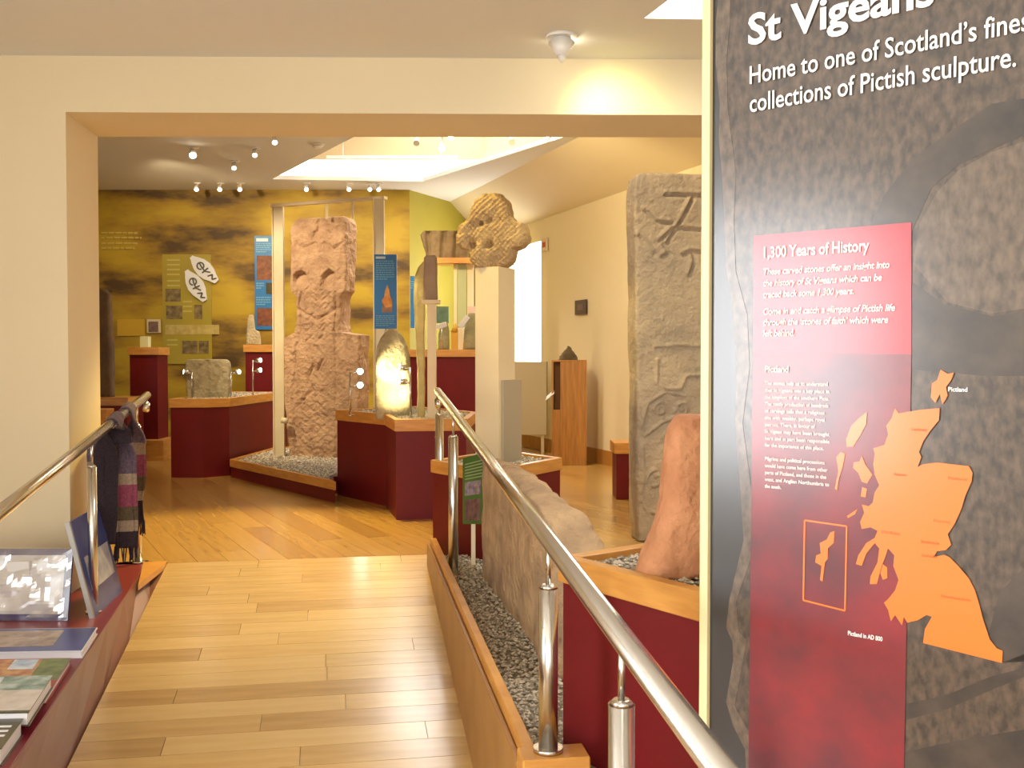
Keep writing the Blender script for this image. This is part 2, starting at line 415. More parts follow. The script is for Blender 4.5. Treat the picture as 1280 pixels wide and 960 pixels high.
def gravel(name, poly, z, size, m, parent, density=.8, seed=1, jitter=1.0, maxn=9000):
    rnd = random.Random(seed); xs = [p[0] for p in poly]; ys = [p[1] for p in poly]
    n = len(poly)
    def inside(x, y):
        c = False
        for i in range(n):
            (ax,ay),(bx,by) = poly[i][:2], poly[i-1][:2]
            if (ay > y) != (by > y) and x < (bx-ax)*(y-ay)/(by-ay)+ax: c = not c
        return c
    vs, fs = [], []; x = min(xs); made = 0
    step = size/density
    while x < max(xs):
        y = min(ys)
        while y < max(ys):
            px, py = x+rnd.uniform(-.5,.5)*step, y+rnd.uniform(-.5,.5)*step
            if inside(px, py) and made < maxn:
                s = size*rnd.uniform(.4,.75); k = len(vs); a_ = rnd.uniform(0,6.28)
                zc = z + rnd.uniform(0,.35)*size
                for i in range(4):
                    aa = a_ + i*1.57+rnd.uniform(-.3,.3); vs.append((px+math.cos(aa)*s, py+math.sin(aa)*s*.8, zc+rnd.uniform(-.2,.2)*s))
                vs.append((px+rnd.uniform(-.2,.2)*s, py, zc+s*rnd.uniform(.4,.8))); vs.append((px,py,zc-s*.5))
                for i in range(4): fs.append((k+i,k+(i+1)%4,k+4)); fs.append((k+(i+1)%4,k+i,k+5))
                made += 1
            y += step
        x += step
    me = bpy.data.meshes.new('g'); me.from_pydata(vs, [], fs)
    return setp(link(name, me, m, parent), kind='stuff')
def insetpoly(poly, d):
    n = len(poly); out = []
    area = sum(poly[i][0]*poly[(i+1)%n][1]-poly[(i+1)%n][0]*poly[i][1] for i in range(n)); s = 1 if area > 0 else -1
    for i in range(n):
        p0, p1, p2 = Vector(poly[i-1][:2]), Vector(poly[i][:2]), Vector(poly[(i+1)%n][:2])
        e1, e2 = (p1-p0).normalized(), (p2-p1).normalized()
        n1, n2_ = Vector((-e1.y,e1.x))*s, Vector((-e2.y,e2.x))*s
        b = (n1+n2_); b = b/max(.3, b.length_squared)*2 if b.length > 1e-6 else n1
        out.append(tuple(p1 + b*d))
    return out
def plinth(label, poly, z0, z1, band=.085, grav=.022, name='display_plinth', seed=1, skip=(), maxn=6000, group=None, top=False):
    poly = [tuple(p[:2]) for p in poly]
    c = (sum(p[0] for p in poly)/len(poly), sum(p[1] for p in poly)/len(poly))
    loc = [(p[0]-c[0], p[1]-c[1]) for p in poly]
    t = thing(name, label, 'display plinth', (c[0],c[1],z0), group=group)
    h = z1-z0
    prism('body', insetpoly(loc, .012), 0, h-.03-.0, maroon, t)
    inn = insetpoly(loc, .045); n = len(loc)
    for i in range(n):
        if i in skip: continue
        j = (i+1)%n
        prism('rim_board', [loc[i], loc[j], inn[j], inn[i]], h-band, h, oak, t, bevel=.003)
    if top: prism('top_board', insetpoly(loc,.046), h-.029, h-.002, oak, t)
    else:
        prism('bedding', insetpoly(loc,.046), h-.029, h-.022, gravb, t)
        gravel('gravel', insetpoly(loc,.06), h-.018, grav, gravm, t, seed=seed, maxn=maxn)
    return t
def lamp_head(name, p, d, parent, r=.018, l=.05, g=glow2, shell=steel):
    p = Vector(p); d = Vector(d).normalized()
    h = cyl(name, p - d*l, p, r*.8, shell, parent, r2=r, n=14)
    cyl('lens', p - d*.002, p + d*.002, r*.86, g, h, n=14); return h
def lamp_stand(label, loc, h, dirx=1, heads=2, group=None, face=None, g=None):
    t = thing('lamp_stand', label, 'display lamp', loc, group=group)
    cyl('base', (0,0,0), (0,0,.008), .03, steel, t); cyl('rod', (0,0,.008), (0,0,h), .008, steel, t, n=10)
    for k in range(heads):
        z = h-.01-k*.11
        cyl('arm', (0,0,z), (.06*dirx,0,z), .006, steel, t, n=8)
        lamp_head('lamp_head', (.085*dirx,.0 if face is None else -.03,z+.012), face or (1*dirx,-.45,.1), t, .028, .06, g or glow2)
    return t

# ================================================================ RAMP SIDE: shelf, curb, bed, rails
# book shelf ledge on the left of the ramp (level with the gallery)
le0, le1 = gp(187,700,0), gp(12,960,0)
ed = (le1-le0); near = le0 + ed*1.25
shelf = thing('book_ledge', 'long maroon ledge holding books beside the left ramp edge', 'ledge', (0,0,LOW))
prism('ledge_top', [(le0.x,le0.y),(near.x,near.y),(-3.35,near.y),(-3.35,5.15),(XC+.01,5.17),(jb.x+.012,jb.y),(jb.x+.012,5.97)][::-1], -.03-LOW, -LOW, mat('maroon_ledge_top', (.19,.012,.022), rough=.35), shelf, bevel=.002)
ri = [rp(-.004,-RW-.004), rp(-4.6,-RW-.004)]
tq = [(le0, rp(-.004,-RW-.003,0))] + [(le0.lerp(near,k/8), rp(-.004-4.5*k/8,-RW-.003,rampz(-4.5*k/8)-.02)) for k in range(1,9)]
vs = [Vector((a_.x+.002,a_.y,-LOW-.001)) for a_,_ in tq] + [Vector((b_.x,b_.y,b_.z-LOW)) for _,b_ in tq] + [Vector((a_.x-.03,a_.y,-LOW-.031)) for a_,_ in tq] + [Vector((b_.x-.03,b_.y,b_.z-LOW-.03)) for _,b_ in tq]
n = 9; fs = []
for i in range(8):
    fs += [(i,i+1,n+i+1,n+i),(2*n+i,3*n+i,3*n+i+1,2*n+i+1),(i,2*n+i,2*n+i+1,i+1),(n+i,n+i+1,3*n+i+1,3*n+i)]
fs += [(0,n,3*n,2*n),(8,2*n+8,3*n+8,n+8)]
link('riser_panel', mesh(vs, fs), brownlam, shelf)
# oak end block and the wedge of oak where ledge meets floor
prism('oak_end_block', [tuple(rp(.0,-RW-.13)[:2]), tuple(rp(.0,-RW+.0)[:2]), tuple(rp(-.12,-RW-.0)[:2]), tuple(rp(-.62,-RW-.05)[:2])][::-1], -LOW-.02, -LOW+.012, oak, shelf)
# right curb: level oak board, ramp drops beside it
CZ = .14
k0, k1 = gp(541,677,CZ), gp(656,935,CZ)
kd = (k1-k0).normalized(); kn = Vector((-kd.y, kd.x, 0))   # to the right
if kn.x < 0: kn = -kn
bed = thing('gravel_bed', 'oak edged gravel bed running along the right side of the ramp', 'gravel bed', (0,0,0))
def strip(name, p, q, off0, off1, z0, z1, m, parent, bevel=.003):
    A = [p+kn*off0, q+kn*off0, q+kn*off1, p+kn*off1]
    return prism(name, [(a_.x,a_.y) for a_ in A], z0, z1, m, parent, bevel)
strip('curb_board', k0-kd*.12, k1, -.004, .030, LOW, CZ, oak, bed)
strip('curb_facing', k0-kd*.14, k1, -.024, -.006, LOW, CZ-.035, mat('curb_facing_oak', (.40,.20,.06), (.33,.16,.045), rough=.4, scale=5), bed)
strip('bedding', k0, k1+kd*.0, .031, .52, LOW, .045, gravb, bed, 0)
e = k1
strip('oak_end_block', e, e+kd*.10, -.022, .16, LOW, CZ+.005, oak, bed, .004)
gpoly = [k0+kn*.035, k1+kn*.035, k1+kn*.19, k0+kn*.50]
gravel('gravel', [(p.x,p.y) for p in gpoly], .055, .018, gravm, bed, density=.95, seed=3, maxn=12000)

def tube_path(name, pts, r, m, parent, n=24):
    bm = bmesh.new(); rings = []
    pts = [Vector(p) for p in pts]
    for i, p in enumerate(pts):
        d = (pts[min(i+1,len(pts)-1)] - pts[max(i-1,0)]).normalized(); R = d.to_track_quat('Z','Y').to_matrix()
        rings.append([bm.verts.new(p + R @ Vector((math.cos(2*math.pi*k/n)*r, math.sin(2*math.pi*k/n)*r, 0))) for k in range(n)])
    for a_, b_ in zip(rings[:-1], rings[1:]):
        for k in range(n): bm.faces.new((a_[k],a_[(k+1)%n],b_[(k+1)%n],b_[k]))
    bm.faces.new(rings[0][::-1]); bm.faces.new(rings[-1])
    return link(name, fin(bm), m, parent, smooth=True)
def rail(label, A, B, posts, r=.024, hook=1):
    """A far end, B near end; posts (Y, base z, radius)"""
    t = thing('handrail', label, 'handrail', (0,0,0))
    A, B = Vector(A), Vector(B); d = (B-A).normalized()
    tube_path('rail', [A, B], r, steel, t)
    side = Vector((-d.y, d.x, 0)).normalized()*hook
    tube_path('end_return', [A+d*.02+Vector((0,0,-.012)), A+d*.015+Vector((0,0,-.05)), A+d*.05+Vector((0,0,-.085))], r*.85, steel, t, 16)
    for Y, zb, pr in posts:
        k = (Y-A.y)/(B.y-A.y); p = A + (B-A)*k
        top = p.z - .13
        q = cyl('post', (p.x,p.y,zb), (p.x,p.y,top), pr, steel, t, n=24)
        cyl('post_cap', (p.x,p.y,top), (p.x,p.y,top+.01), pr*1.02, steel, q, r2=pr*.6, n=24)
        cyl('pin', (p.x,p.y,top+.01), (p.x,p.y,p.z-.012), .007, steel, q, n=10)
        cyl('base_flange', (p.x,p.y,zb), (p.x,p.y,zb+.012), pr*1.55, steel, q, n=24)
    return t
RA = at(547, 489, 6.35); RB = at(905, 968, 1.42)
RB = RA + (RB-RA)*1.1
rail('polished steel handrail on the right of the ramp, in front of the banner', RA, RB, [(6.22, 0.0, .026), (5.35, .05, .026), (2.72, CZ+.005, .026), (1.97, LOW, .026)])
LA = at(184, 494, 6.3); LB = at(0, 640, 3.42); LB2 = LA + (LB-LA)*1.5
rail('polished steel handrail on the left of the ramp with a scarf over it', LA, LB2, [(5.95, .0, .022), (4.78, 0, .022), (2.6,0,.022)])

# scarf -----------------------------------------------------------------
def scarf():
    t = thing('scarf', 'purple, pink, brown and beige striped wool scarf hung over the left handrail', 'scarf', (0,0,0))
    cols = [('scarf_heather',(.145,.10,.13),(.09,.06,.10)),('scarf_beige',(.36,.27,.19),(.28,.2,.14)),('scarf_pink',(.30,.06,.10),(.2,.04,.08)),('scarf_olive',(.12,.085,.045),(.08,.055,.03)),('scarf_dark',(.035,.02,.03),(.02,.012,.02))]
    ms = [mat(n_,a_,b_,rough=.95,scale=90,bump=.5,bscale=150) for n_,a_,b_ in cols]
    d = (LB-LA).normalized(); side = Vector((-d.y,d.x,0)).normalized()
    if side.x < 0: side = -side                        # towards the ramp
    def layer(s0, wid, lf, lb, seed, seq, off):
        nw = 14; path = []
        r = .03+off
        # front (ramp side) tail from bottom to the rail, over the top, down the back
        nfr = 46
        for i in range(nfr): path.append((r, -lf*(1-i/nfr), 1-i/nfr))
        for i in range(7): a_ = math.pi*i/6; path.append((math.cos(a_)*r, math.sin(a_)*r, 0))
        for i in range(1, 30): path.append((-r, -lb*i/29, -i/29))
        vs = []; fs = []; mi = []
        for j, (o_, dz, f) in enumerate(path):
            for i in range(nw+1):
                k = i/nw-.5
                fold = math.sin(k*13+seed)*.012*min(1,abs(f)*3+.15) + noise.noise(Vector((k*3,dz*5,seed)))*.02*abs(f)
                wv = wid*(1-.18*abs(f)+ .05*math.sin(dz*9+seed))
                hang = min(1, abs(f)*3.0); wd_ = (d*(1-hang) + Vector((.93,.37,0))*hang).normalized()
                zig = abs(((k+.5)*3) % 2 - 1)-.5           # the cloth is gathered in pleats
                p = LA + d*(s0) + wd_*(k*wv) + side*(o_+fold*(1 if o_ > 0 else -1)) + side*(zig*.03*hang*(1 if o_ > 0 else -.3)) + side*(.012*hang if o_ > 0 else -.02*hang) + Vector((0,0,dz+(d.z*k*wv)*(1-hang)))
                p.x += .0
                vs.append(p)
        L_ = 0
        for j in range(len(path)-1):
            mid = abs((path[j][1]+path[j+1][1])/2)
            tot = lf if path[j][2] >= 0 else lb
            fr = mid/tot; c = 0
            for lim, ci in seq:
                if fr <= lim: c = ci; break
            else: c = 4
            for i in range(nw):
                fs.append((j*(nw+1)+i, j*(nw+1)+i+1, (j+1)*(nw+1)+i+1, (j+1)*(nw+1)+i)); mi.append(c)
        me = mesh(vs, fs)
        o = link('scarf_fold', me, ms, t, smooth=True)
        for p_, c in zip(me.polygons, mi): p_.material_index = c
        md = o.modifiers.new('s','SOLIDIFY'); md.thickness = .008
        # fringe
        bm = bmesh.new(); rnd = random.Random(seed)
        for side_i in (0,):
            base = vs[:nw+1]
            if lf < .2: break
            for i in range(nw):
                for q in (0,.5):
                    b = base[i].lerp(base[i+1], q)
                    p1 = b + Vector((rnd.uniform(-.012,.012), rnd.uniform(-.01,.01), -rnd.uniform(.05,.085)))
                    cyl_bm(bm, b+Vector((0,0,.01)), p1, .004, .003, 5)
        if len(bm.verts): setp(link('fringe', fin(bm), ms[4], t), kind='stuff')
    layer(1.02, .145, .66, .50, 1.0, [(.41,0),(.49,1),(.68,2),(.78,3),(.86,1)], 0.006)
    layer(.66, .125, .62, .50, 3.3, [(.28,0),(.39,1),(.59,2),(.71,3),(.81,1)], 0.0)
    layer(1.10, .13, .10, .62, 5.0, [(.03,1),(.95,4)], -.004)
    return t
scarf()

# ---------------- goods on the ledge
def slab_book(name, label, cat, A, B, depth_dir, depth, z0, h, cover, art=None, group=None, pages=True, inset=.006):
    """A,B = right edge (far, near) world xy ; extends to -x side"""
    A = Vector((A[0],A[1],0)); B = Vector((B[0],B[1],0)); e1 = (B-A); dd = Vector((depth_dir[0],depth_dir[1],0)).normalized()*depth
    c = (A+B+dd)/2+ (e1*0); c = (A+B)/2+dd/2; t = thing(name, label, cat, (c.x,c.y,z0), group=group)
    def P(s, u_): q = A + e1*s + dd*u_ - c; return (q.x, q.y)
    full = [P(0,0),P(1,0),P(1,1),P(0,1)]
    s_ = inset/e1.length; i_ = inset/depth
    inn = [P(s_,i_),P(1-s_,i_),P(1-s_,1),P(s_,1)]
    if pages:
        prism('back_cover', full, 0, .004, cover, t); prism('pages', inn, .004, h-.004, mat('paper_pages', (.78,.77,.80), (.7,.69,.72), rough=.7, scale=3, stretch=(1,1,80)), t)
        prism('front_cover', full, h-.004, h, cover, t)
    else: prism('cover', full, 0, h, cover, t)
    if art: art(t, P, h)
    return t
m_blue = mat('navy_print', (.035,.05,.20), (.05,.07,.26), rough=.3, scale=6)
m_wht = mat('white_print', (.75,.75,.78), rough=.3)
m_photo = mat('stone_photo_print', (.50,.40,.33), (.22,.16,.13), rough=.35, scale=16, detail=7)
m_sky = mat('sky_photo_print', (.25,.40,.62), (.75,.8,.85), rough=.3, scale=14)
m_green = mat('meadow_photo_print', (.06,.12,.02), (.20,.24,.05), rough=.3, scale=22)
m_rust = mat('autumn_photo_print', (.36,.09,.03), (.62,.34,.14), rough=.3, scale=26)
m_teal = mat('landscape_photo_print', (.10,.20,.17), (.45,.55,.52), rough=.3, scale=18)
m_cliff = mat('grey_cliff_print', (.48,.43,.38), (.62,.57,.52), rough=.3, scale=16)
m_dark = mat('dark_olive_print', (.045,.045,.02), (.08,.07,.035), rough=.3, scale=10)
m_red = mat('red_book_cover', (.35,.035,.03), rough=.35)
def patch(nm, t, P, s0, s1, u0, u1, z, m, th=.001): return prism(nm, [P(s0,u0),P(s1,u0),P(s1,u1),P(s0,u1)], z, z+th, m, t)
DD = (-1, -.06)
A, B = gp(122,783,.035), gp(103,812,.035)
def art1(t, P, h):
    patch('navy_band', t, P, .02,.98,.01,.99,h,m_blue); patch('cover_photo', t, P, .12,.80,.24,.97,h+.001,m_photo); patch('white_band', t, P, .0,.98,.12,.2,h+.001,m_wht) if False else None
slab_book('booklet', 'flat navy and white booklet with a grey photo, behind the colourful books', 'booklet', A[:2], B[:2], DD, .55, 0, .03, m_wht, art1)
A, B = gp(89,822,.03), gp(58,870,.03)
def art2(t, P, h):
    patch('autumn_photo', t, P, .02,.6,.25,.98,h,m_rust); patch('meadow_photo', t, P, .02,.6,.0,.25,h,m_green); patch('sky_photo', t, P, .03,.3,.28,.5,h+.001,m_sky); patch('lower_photo', t, P, .6,.98,.0,.98,h,m_red)
slab_book('book', 'thin red book with rust and green autumn photos on its cover', 'book', A[:2], B[:2], DD, .42, 0, .028, m_red, art2)
A, B = gp(66,844,.075), gp(36,890,.075)
def art3(t, P, h):
    patch('landscape_photo', t, P, .01,.42,.0,.99,h,m_teal); patch('cliff_photo', t, P, .42,.95,.0,.99,h,m_cliff); patch('sky_patch', t, P, .05,.3,.45,.8,h+.001,m_sky)
slab_book('book', 'thick book with a pale cliff landscape cover, lying on the thin red book', 'book', A[:2], B[:2], DD, .36, .029, .046, m_dark, art3)
A, B = gp(29,898,.055), gp(2,935,.055)
def art4(t, P, h):
    for k in range(3): patch('title_stripe', t, P, .25+.16*k,.31+.16*k,.06,.4,h,m_wht)
slab_book('book', 'dark green book at the near end of the ledge', 'book', A[:2], B[:2], DD, .3, 0, .055, m_dark, art4)
# plastic-wrapped picture leaning back
def wrapped():
    b0, b1 = gp(-45,776,0), gp(84,776,0); Yb = b0.y
    t = thing('wrapped_picture', 'blue and white picture in shiny plastic wrap leaning upright on the ledge', 'picture', ((b0.x+b1.x)/2, b0.y, 0), 0)
    wd = (b1.x-b0.x)/2; h = .325; M = Matrix.Rotation(math.radians(-12),4,'X')
    box('mount_board', -wd, wd, 0, .018, 0, h, m_blue, t, M=M, bevel=.002)
    box('picture_print', -wd+.02, wd-.03, -.002, 0, .03, h-.03, mat('pale_village_print', (.80,.79,.80), (.50,.40,.36), rough=.4, scale=9, detail=6, pos=(.5,.75)), t, M=M, bevel=0)
    bm = bmesh.new(); n = 22; g = [[None]*(n+1) for _ in range(n+1)]
    for i in range(n+1):
        for j in range(n+1):
            x = -wd-.004+(2*wd+.008)*i/n; z = -.0+(h+.004)*j/n
            e_ = min(i,n-i,j,n-j)/n
            y = -.006 - min(e_*.06,.012) + noise.noise(Vector((x*14,z*14,2)))*.010*min(1,e_*8)
            g[i][j] = bm.verts.new(M @ Vector((x,y,z)))
    for i in range(n):
        for j in range(n): bm.faces.new((g[i][j],g[i+1][j],g[i+1][j+1],g[i][j+1]))
    pm = bpy.data.materials.new('clear_plastic_wrap'); pm.use_nodes = True; N = pm.node_tree.nodes; L = pm.node_tree.links
    gl = N.new('ShaderNodeBsdfGlossy'); gl.inputs['Roughness'].default_value = .12; tr = N.new('ShaderNodeBsdfTransparent'); mx = N.new('ShaderNodeMixShader'); mx.inputs[0].default_value = .32
    L.new(tr.outputs[0], mx.inputs[1]); L.new(gl.outputs[0], mx.inputs[2]); L.new(mx.outputs[0], N['Material Output'].inputs[0])
    link('plastic_wrap', fin(bm), pm, t)
    box('easel_back', -.05, .05, .03, .05, 0, h*.8, white, t, M=Matrix.Rotation(math.radians(8),4,'X') @ Matrix.Translation((0,.03,0)), bevel=0)
wrapped()
def leaner():
    a0, a1 = gp(119,772,0), gp(153,739,0); c = (a0+a1)/2
    t = thing('picture', 'dark blue print with a silver edge leaning between wall and steel post', 'picture', (c.x,c.y,0))
    b0 = at(88,652,a0.y+.02); b1 = at(108,640,a1.y+.02)
    off = Vector((c.x,c.y,0)); b1 = a1 + (b0-a0)
    q = [a1-off, a0-off, b0-off, b1-off]
    n = (q[1]-q[0]).cross(q[3]-q[0]).normalized(); s = -1 if n.x > 0 else 1
    quad('board', q, m_blue, t, .012*s)
    quad('silver_edge', [q[1], q[1]+Vector((0,-.014,0)), q[2]+Vector((0,-.014,0)), q[2]], mat('silver_moulding', (.42,.42,.40), rough=.35, metal=.6), t, .022)
    f = lambda a_, b_: q[0].lerp(q[1],a_).lerp(q[3].lerp(q[2],a_),b_) - n*s*.002
    quad('print', [f(.1,.25),f(.9,.25),f(.9,.6),f(.1,.6)], mat('pale_blue_print', (.45,.47,.56), (.25,.27,.42), rough=.35, scale=12), t, -.001*s)
leaner()

# ================================================================ GALLERY DISPLAYS
# recumbent slab in the bed ------------------------------------------------
def slab():
    f0 = Vector((-.154,5.33)); f1 = Vector((.165,3.62)); d = (f1-f0); L_ = d.length; ang = math.atan2(d.y,d.x)
    prof = [(-.0,.60,.13),(.25,.61,.13),(.5,.60,.13),(.8,.565,.13),(.88,.53,.17),(1.0,.36,.20)]
    vs = []; nu, nv = 70, 16
    for i in range(nu+1):
        s = i/nu
        for k in range(len(prof)-1):
            if prof[k][0] <= s <= prof[k+1][0]:
                f = (s-prof[k][0])/(prof[k+1][0]-prof[k][0]); h = prof[k][1]*(1-f)+prof[k+1][1]*f; w_ = prof[k][2]*(1-f)+prof[k+1][2]*f; break
        ring = []
        for j in range(nv): ring.append((0, h*j/nv))
        for j in range(8): ring.append((w_*j/8, h + .018*math.sin(math.pi*j/8)))
        for j in range(nv): ring.append((w_, h*(1-j/nv)))
        ring += [(w_, 0), (0,0.0)]
        for (y, z) in ring:
            p = Vector((s*L_, y, z)); a_ = .012 if s < .8 else .03
            nn = noise.noise_vector(p*5)*a_ + noise.noise_vector(p*17)*a_*.5; nn.x *= .5
            vs.append(p+nn)
    n = len(ring); fs = [(i*n+j, i*n+(j+1)%n, (i+1)*n+(j+1)%n, (i+1)*n+j) for i in range(nu) for j in range(n)]
    fs += [tuple(range(n))[::-1], tuple(range(nu*n,(nu+1)*n))]
    o = link('recumbent_stone', mesh(vs, fs), tan, None, (f0.x,f0.y,.055), smooth=True); o.rotation_euler = (0,0,ang)
    return setp(o, 'long brown grave slab standing on its edge in the gravel bed', 'carved stone')
slab()
# unit in front right with orange stone
ap = gp(697,695,.62); fr = gp(882,742,.62); bk = gp(828,675,.62)
frn = ap + (fr-ap)*1.45; bkn = ap + (bk-ap)*2.2
t = plinth('tall maroon display plinth with oak rim beside the banner, holding the orange stone', [ap, frn, frn+(bkn-ap)*1.0, bkn][::1], LOW, .62, band=.075, grav=.016, seed=5, maxn=9000)
def so(z): return z
P0 = at(852,727,2.80)
rows = [(0,-.135,.21),(.06,-.115,.20),(.12,-.085,.19),(.2,-.065,.18),(.32,-.055,.18),(.40,-.045,.175),(.43,-.025,.155)]
setp(stone('carved_stone', rows, .13, orange_s, loc=(P0.x+.005,2.80,.605), rz=.12, nx=26, nz=50, amp=.009, fs=7, corner=.35), 'orange sandstone fragment with a flared foot, cut off by the banner', 'carved stone')
# pillar unit ----------------------------------------------------------
pL, pR, pF, pB = gp(538,575,.58), gp(703,572,.58), gp(620,602,.58), gp(628,562,.58)
pF = Vector((-.10,5.62,.58))
t = plinth('low maroon display plinth with oak rim under the cream pillar', [pL, pF, pR, pB], 0, .58, band=.075, grav=.02, seed=6)
pc0 = at(619,560,6.18)
t = thing('display_pillar', 'tall cream pillar carrying the yellow cross head', 'pillar', (pc0.x, 6.22, .565), math.radians(-30))
PT = at(600,334,6.15).z - .565
box('shaft', -.082, .082, -.10, .10, 0, PT, mount_m, t, bevel=.003)
box('side_panel', .083, .10, -.07, .15, 0, .50, mat('taupe_panel',(.42,.36,.25),rough=.6), t, bevel=.002)
cxs = at(617,330,6.15); s_ = 6.15/1280
def hr(pxs): return [((332-y)*s_, (l-617)*s_, (r-617)*s_, th) for y,l,r,th in pxs]
rows = hr([(332,594,634,.8),(328,590,641,.85),(318,588,647,.95),(311,586,649,1),(308,577,657,1),(302,572,661,1),(285,572,661,1),(279,574,660,1),(275,582,650,1),(270,585,644,1),(258,590,640,.9),(248,597,634,.8),(243,604,628,.6)])
def hc(x, z):
    xx = x/s_+617; yy = 332-z/s_
    d = .012*np.exp(-(((xx-592)**2+(yy-305)**2)/26.)) + .012*np.exp(-(((xx-614)**2+(yy-304)**2)/26.))+.008*np.exp(-(((xx-605)**2+(yy-278)**2)/9.))+.008*np.exp(-(((xx-614)**2+(yy-275)**2)/9.))
    return d*6 + .006*np.sin(xx*.9)*np.sin(yy*.9)
setp(stone('cross_head', rows, .18, sandy, loc=(cxs.x, 6.2, PT+.566), rz=math.radians(-14), nx=56, nz=80, amp=.016, fs=9, corner=.3, carve=hc, seed=3), 'yellow lit sandstone cross head on top of the cream pillar', 'carved stone')
# green information panel leaning on plinth
gq = [at(580,655,5.62), at(606,655,5.42), at(608,565,5.50), at(580,573,5.70)]
t = thing('information_panel', 'green information panel behind the right handrail posts', 'sign', (0,0,0))
gm = mat('green_panel', (.05,.15,.03), (.07,.19,.04), rough=.4, scale=3)
quad('board', gq, gm, t, .008)
def gl(a_, b_, o_=.0095):
    n = (gq[1]-gq[0]).cross(gq[3]-gq[0]).normalized()
    return gq[0].lerp(gq[1],a_).lerp(gq[3].lerp(gq[2],a_),b_) + n*o_
quad('photo', [gl(.12,.42),gl(.85,.42),gl(.85,.62),gl(.12,.62)], mat('grey_carving_print', (.40,.37,.45), (.18,.13,.2), rough=.4, scale=30), t, .001)
quad('photo', [gl(.12,.05),gl(.85,.05),gl(.85,.36),gl(.12,.36)], mat('plum_carving_print', (.22,.13,.14), (.12,.06,.07), rough=.4, scale=30), t, .001)
for k in range(6): quad('text_line', [gl(.12,.66+.045*k),gl(.9,.66+.045*k),gl(.9,.675+.045*k),gl(.12,.675+.045*k)], mat('pale_green_ink', (.35,.45,.25), rough=.5), t, .001)
box('stand_post', -.012,.012,-.01,.01,0,.45, mount_m, t, M=Matrix.Translation((gl(.5,0).x, gl(.5,0).y+.09, 0)))

# middle unit with round-topped lit stone --------------------------------
mu = [Vector((-1.54,8.92)), Vector((-1.03,8.25)), Vector((-.865,7.53)), Vector((-.33,7.62)), Vector((-.30,8.6)), Vector((-.9,9.6))]
t = plinth('angular maroon display plinth with oak rim in the middle of the gallery', mu, 0, .745, band=.09, grav=.025, seed=8)
s_ = 8.3/1280
rows = [((520-y)*s_, (l-491)*s_, (r-491)*s_) for y,l,r in [(524,470,515),(500,469,515),(470,469,514),(450,470,513),(432,472,510),(422,476,505),(415,482,499),(412,487,494)]]
p = at(491,515,8.3)
setp(stone('carved_stone', rows, .09, pale_s, loc=(p.x,8.3,.725), rz=-.1, nx=24, nz=40, amp=.006, fs=9, corner=.4, seed=4), 'round-topped pale slab lit brightly by two lamps in the middle plinth', 'carved stone')
l1 = at(441,510,8.35); lamp_stand('thin steel stand with two lit lamps left of the round-topped slab', (l1.x-.02,8.35,.725), .36, face=(.35,-1,.05), g=glow)
l2 = at(513,522,7.95); lamp_stand('thin steel stand right of the round-topped slab', (l2.x,7.95,.725), .40, dirx=-1)
light('SPOT','lamp_or_fill_beam',(l1.x+.14,8.13,1.05),14,(1,.85,.45),.02,(p.x,8.25,1.12),70)
light('SPOT','lamp_or_fill_beam',(l2.x-.35,7.7,2.3),22,(1,.9,.5),.02,(l2.x+.08,8.0,1.3),40)  # added spot without a fitting, brightens the slender stone's left edge
light('SPOT','lamp_or_fill_beam',(l2.x-.12,7.98,.95),14,(1,.85,.45),.02,(p.x+.04,8.25,.95),75)
# slender curved stone and small fragment on cream post
p = at(524,525,7.95); s_ = 7.95/1280
rows = [((518-y)*s_, (l-527)*s_, (r-527)*s_) for y,l,r in [(518,521,530),(470,521,530),(430,520,530),(400,518,530),(360,516,531),(340,518,533),(328,522,536),(322,527,536)]]
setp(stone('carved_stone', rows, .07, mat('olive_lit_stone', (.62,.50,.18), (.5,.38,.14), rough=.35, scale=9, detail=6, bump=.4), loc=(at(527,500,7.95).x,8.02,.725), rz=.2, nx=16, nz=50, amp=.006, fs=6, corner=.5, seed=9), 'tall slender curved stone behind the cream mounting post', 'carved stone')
pp = at(540,500,7.8)
t = thing('mounting_post', 'slim cream post carrying a small shaft fragment', 'display post', (pp.x,7.8,.725))
hT = at(540,380,7.8).z-.725
box('post', -.033,.033,-.03,.03,0,hT,mount_m,t); box('ledge', -.075,.065,-.05,.05,hT,hT+.03,mount_m,t)
rows = [(0,-.05,.055),(.12,-.052,.052),(.25,-.05,.052),(.32,-.048,.05),(.335,-.035,.04)]
setp(stone('carved_stone', rows, .07, mat('mauve_sandstone', (.40,.29,.20), (.33,.23,.17), rough=.9, scale=9, bump=.4), loc=(pp.x-.01,7.8,.725+hT+.03), nx=14, nz=20, amp=.003, seed=11), 'small mauve shaft fragment on the slim cream post', 'carved stone')

# low plinth with the great red cross slab --------------------------------
lw = [gp(287,574,.18), gp(420,602,.18)]
low = [(lw[0].x,lw[0].y),(lw[1].x,lw[1].y),(-1.55,9.2),(-1.0,9.9),(-1.0,11.4),(-2.62,11.6),(-2.72,10.5)]
low = [(lw[0].x,lw[0].y),(lw[1].x,lw[1].y),(-1.56,8.98),(-.92,9.68),(-1.0,11.5),(-2.70,11.7)]
t = plinth('wide low maroon display plinth under the great red cross slab', low, 0, .18, band=.075, grav=.03, seed=9, skip=(1,2), maxn=7000)
SYd = 10.55; s_ = SYd/1280; x0p = 405
base = at(x0p, 566, SYd); 
px_rows = [(569,358,452),(540,357,458),(500,352,460),(470,349,460),(440,347,460),(430,347,461),(419,352,461),(416,358,461),(412,367,436),(400,371,434),(368,372,434),(364,368,436),(360,362,441),(350,361,442),(330,362,442),(300,363,443),(285,362,443),(276,364,443),(270,372,441)]
rows = [((569-y)*s_, (l-x0p)*s_, (r-x0p)*s_) for y,l,r in px_rows]
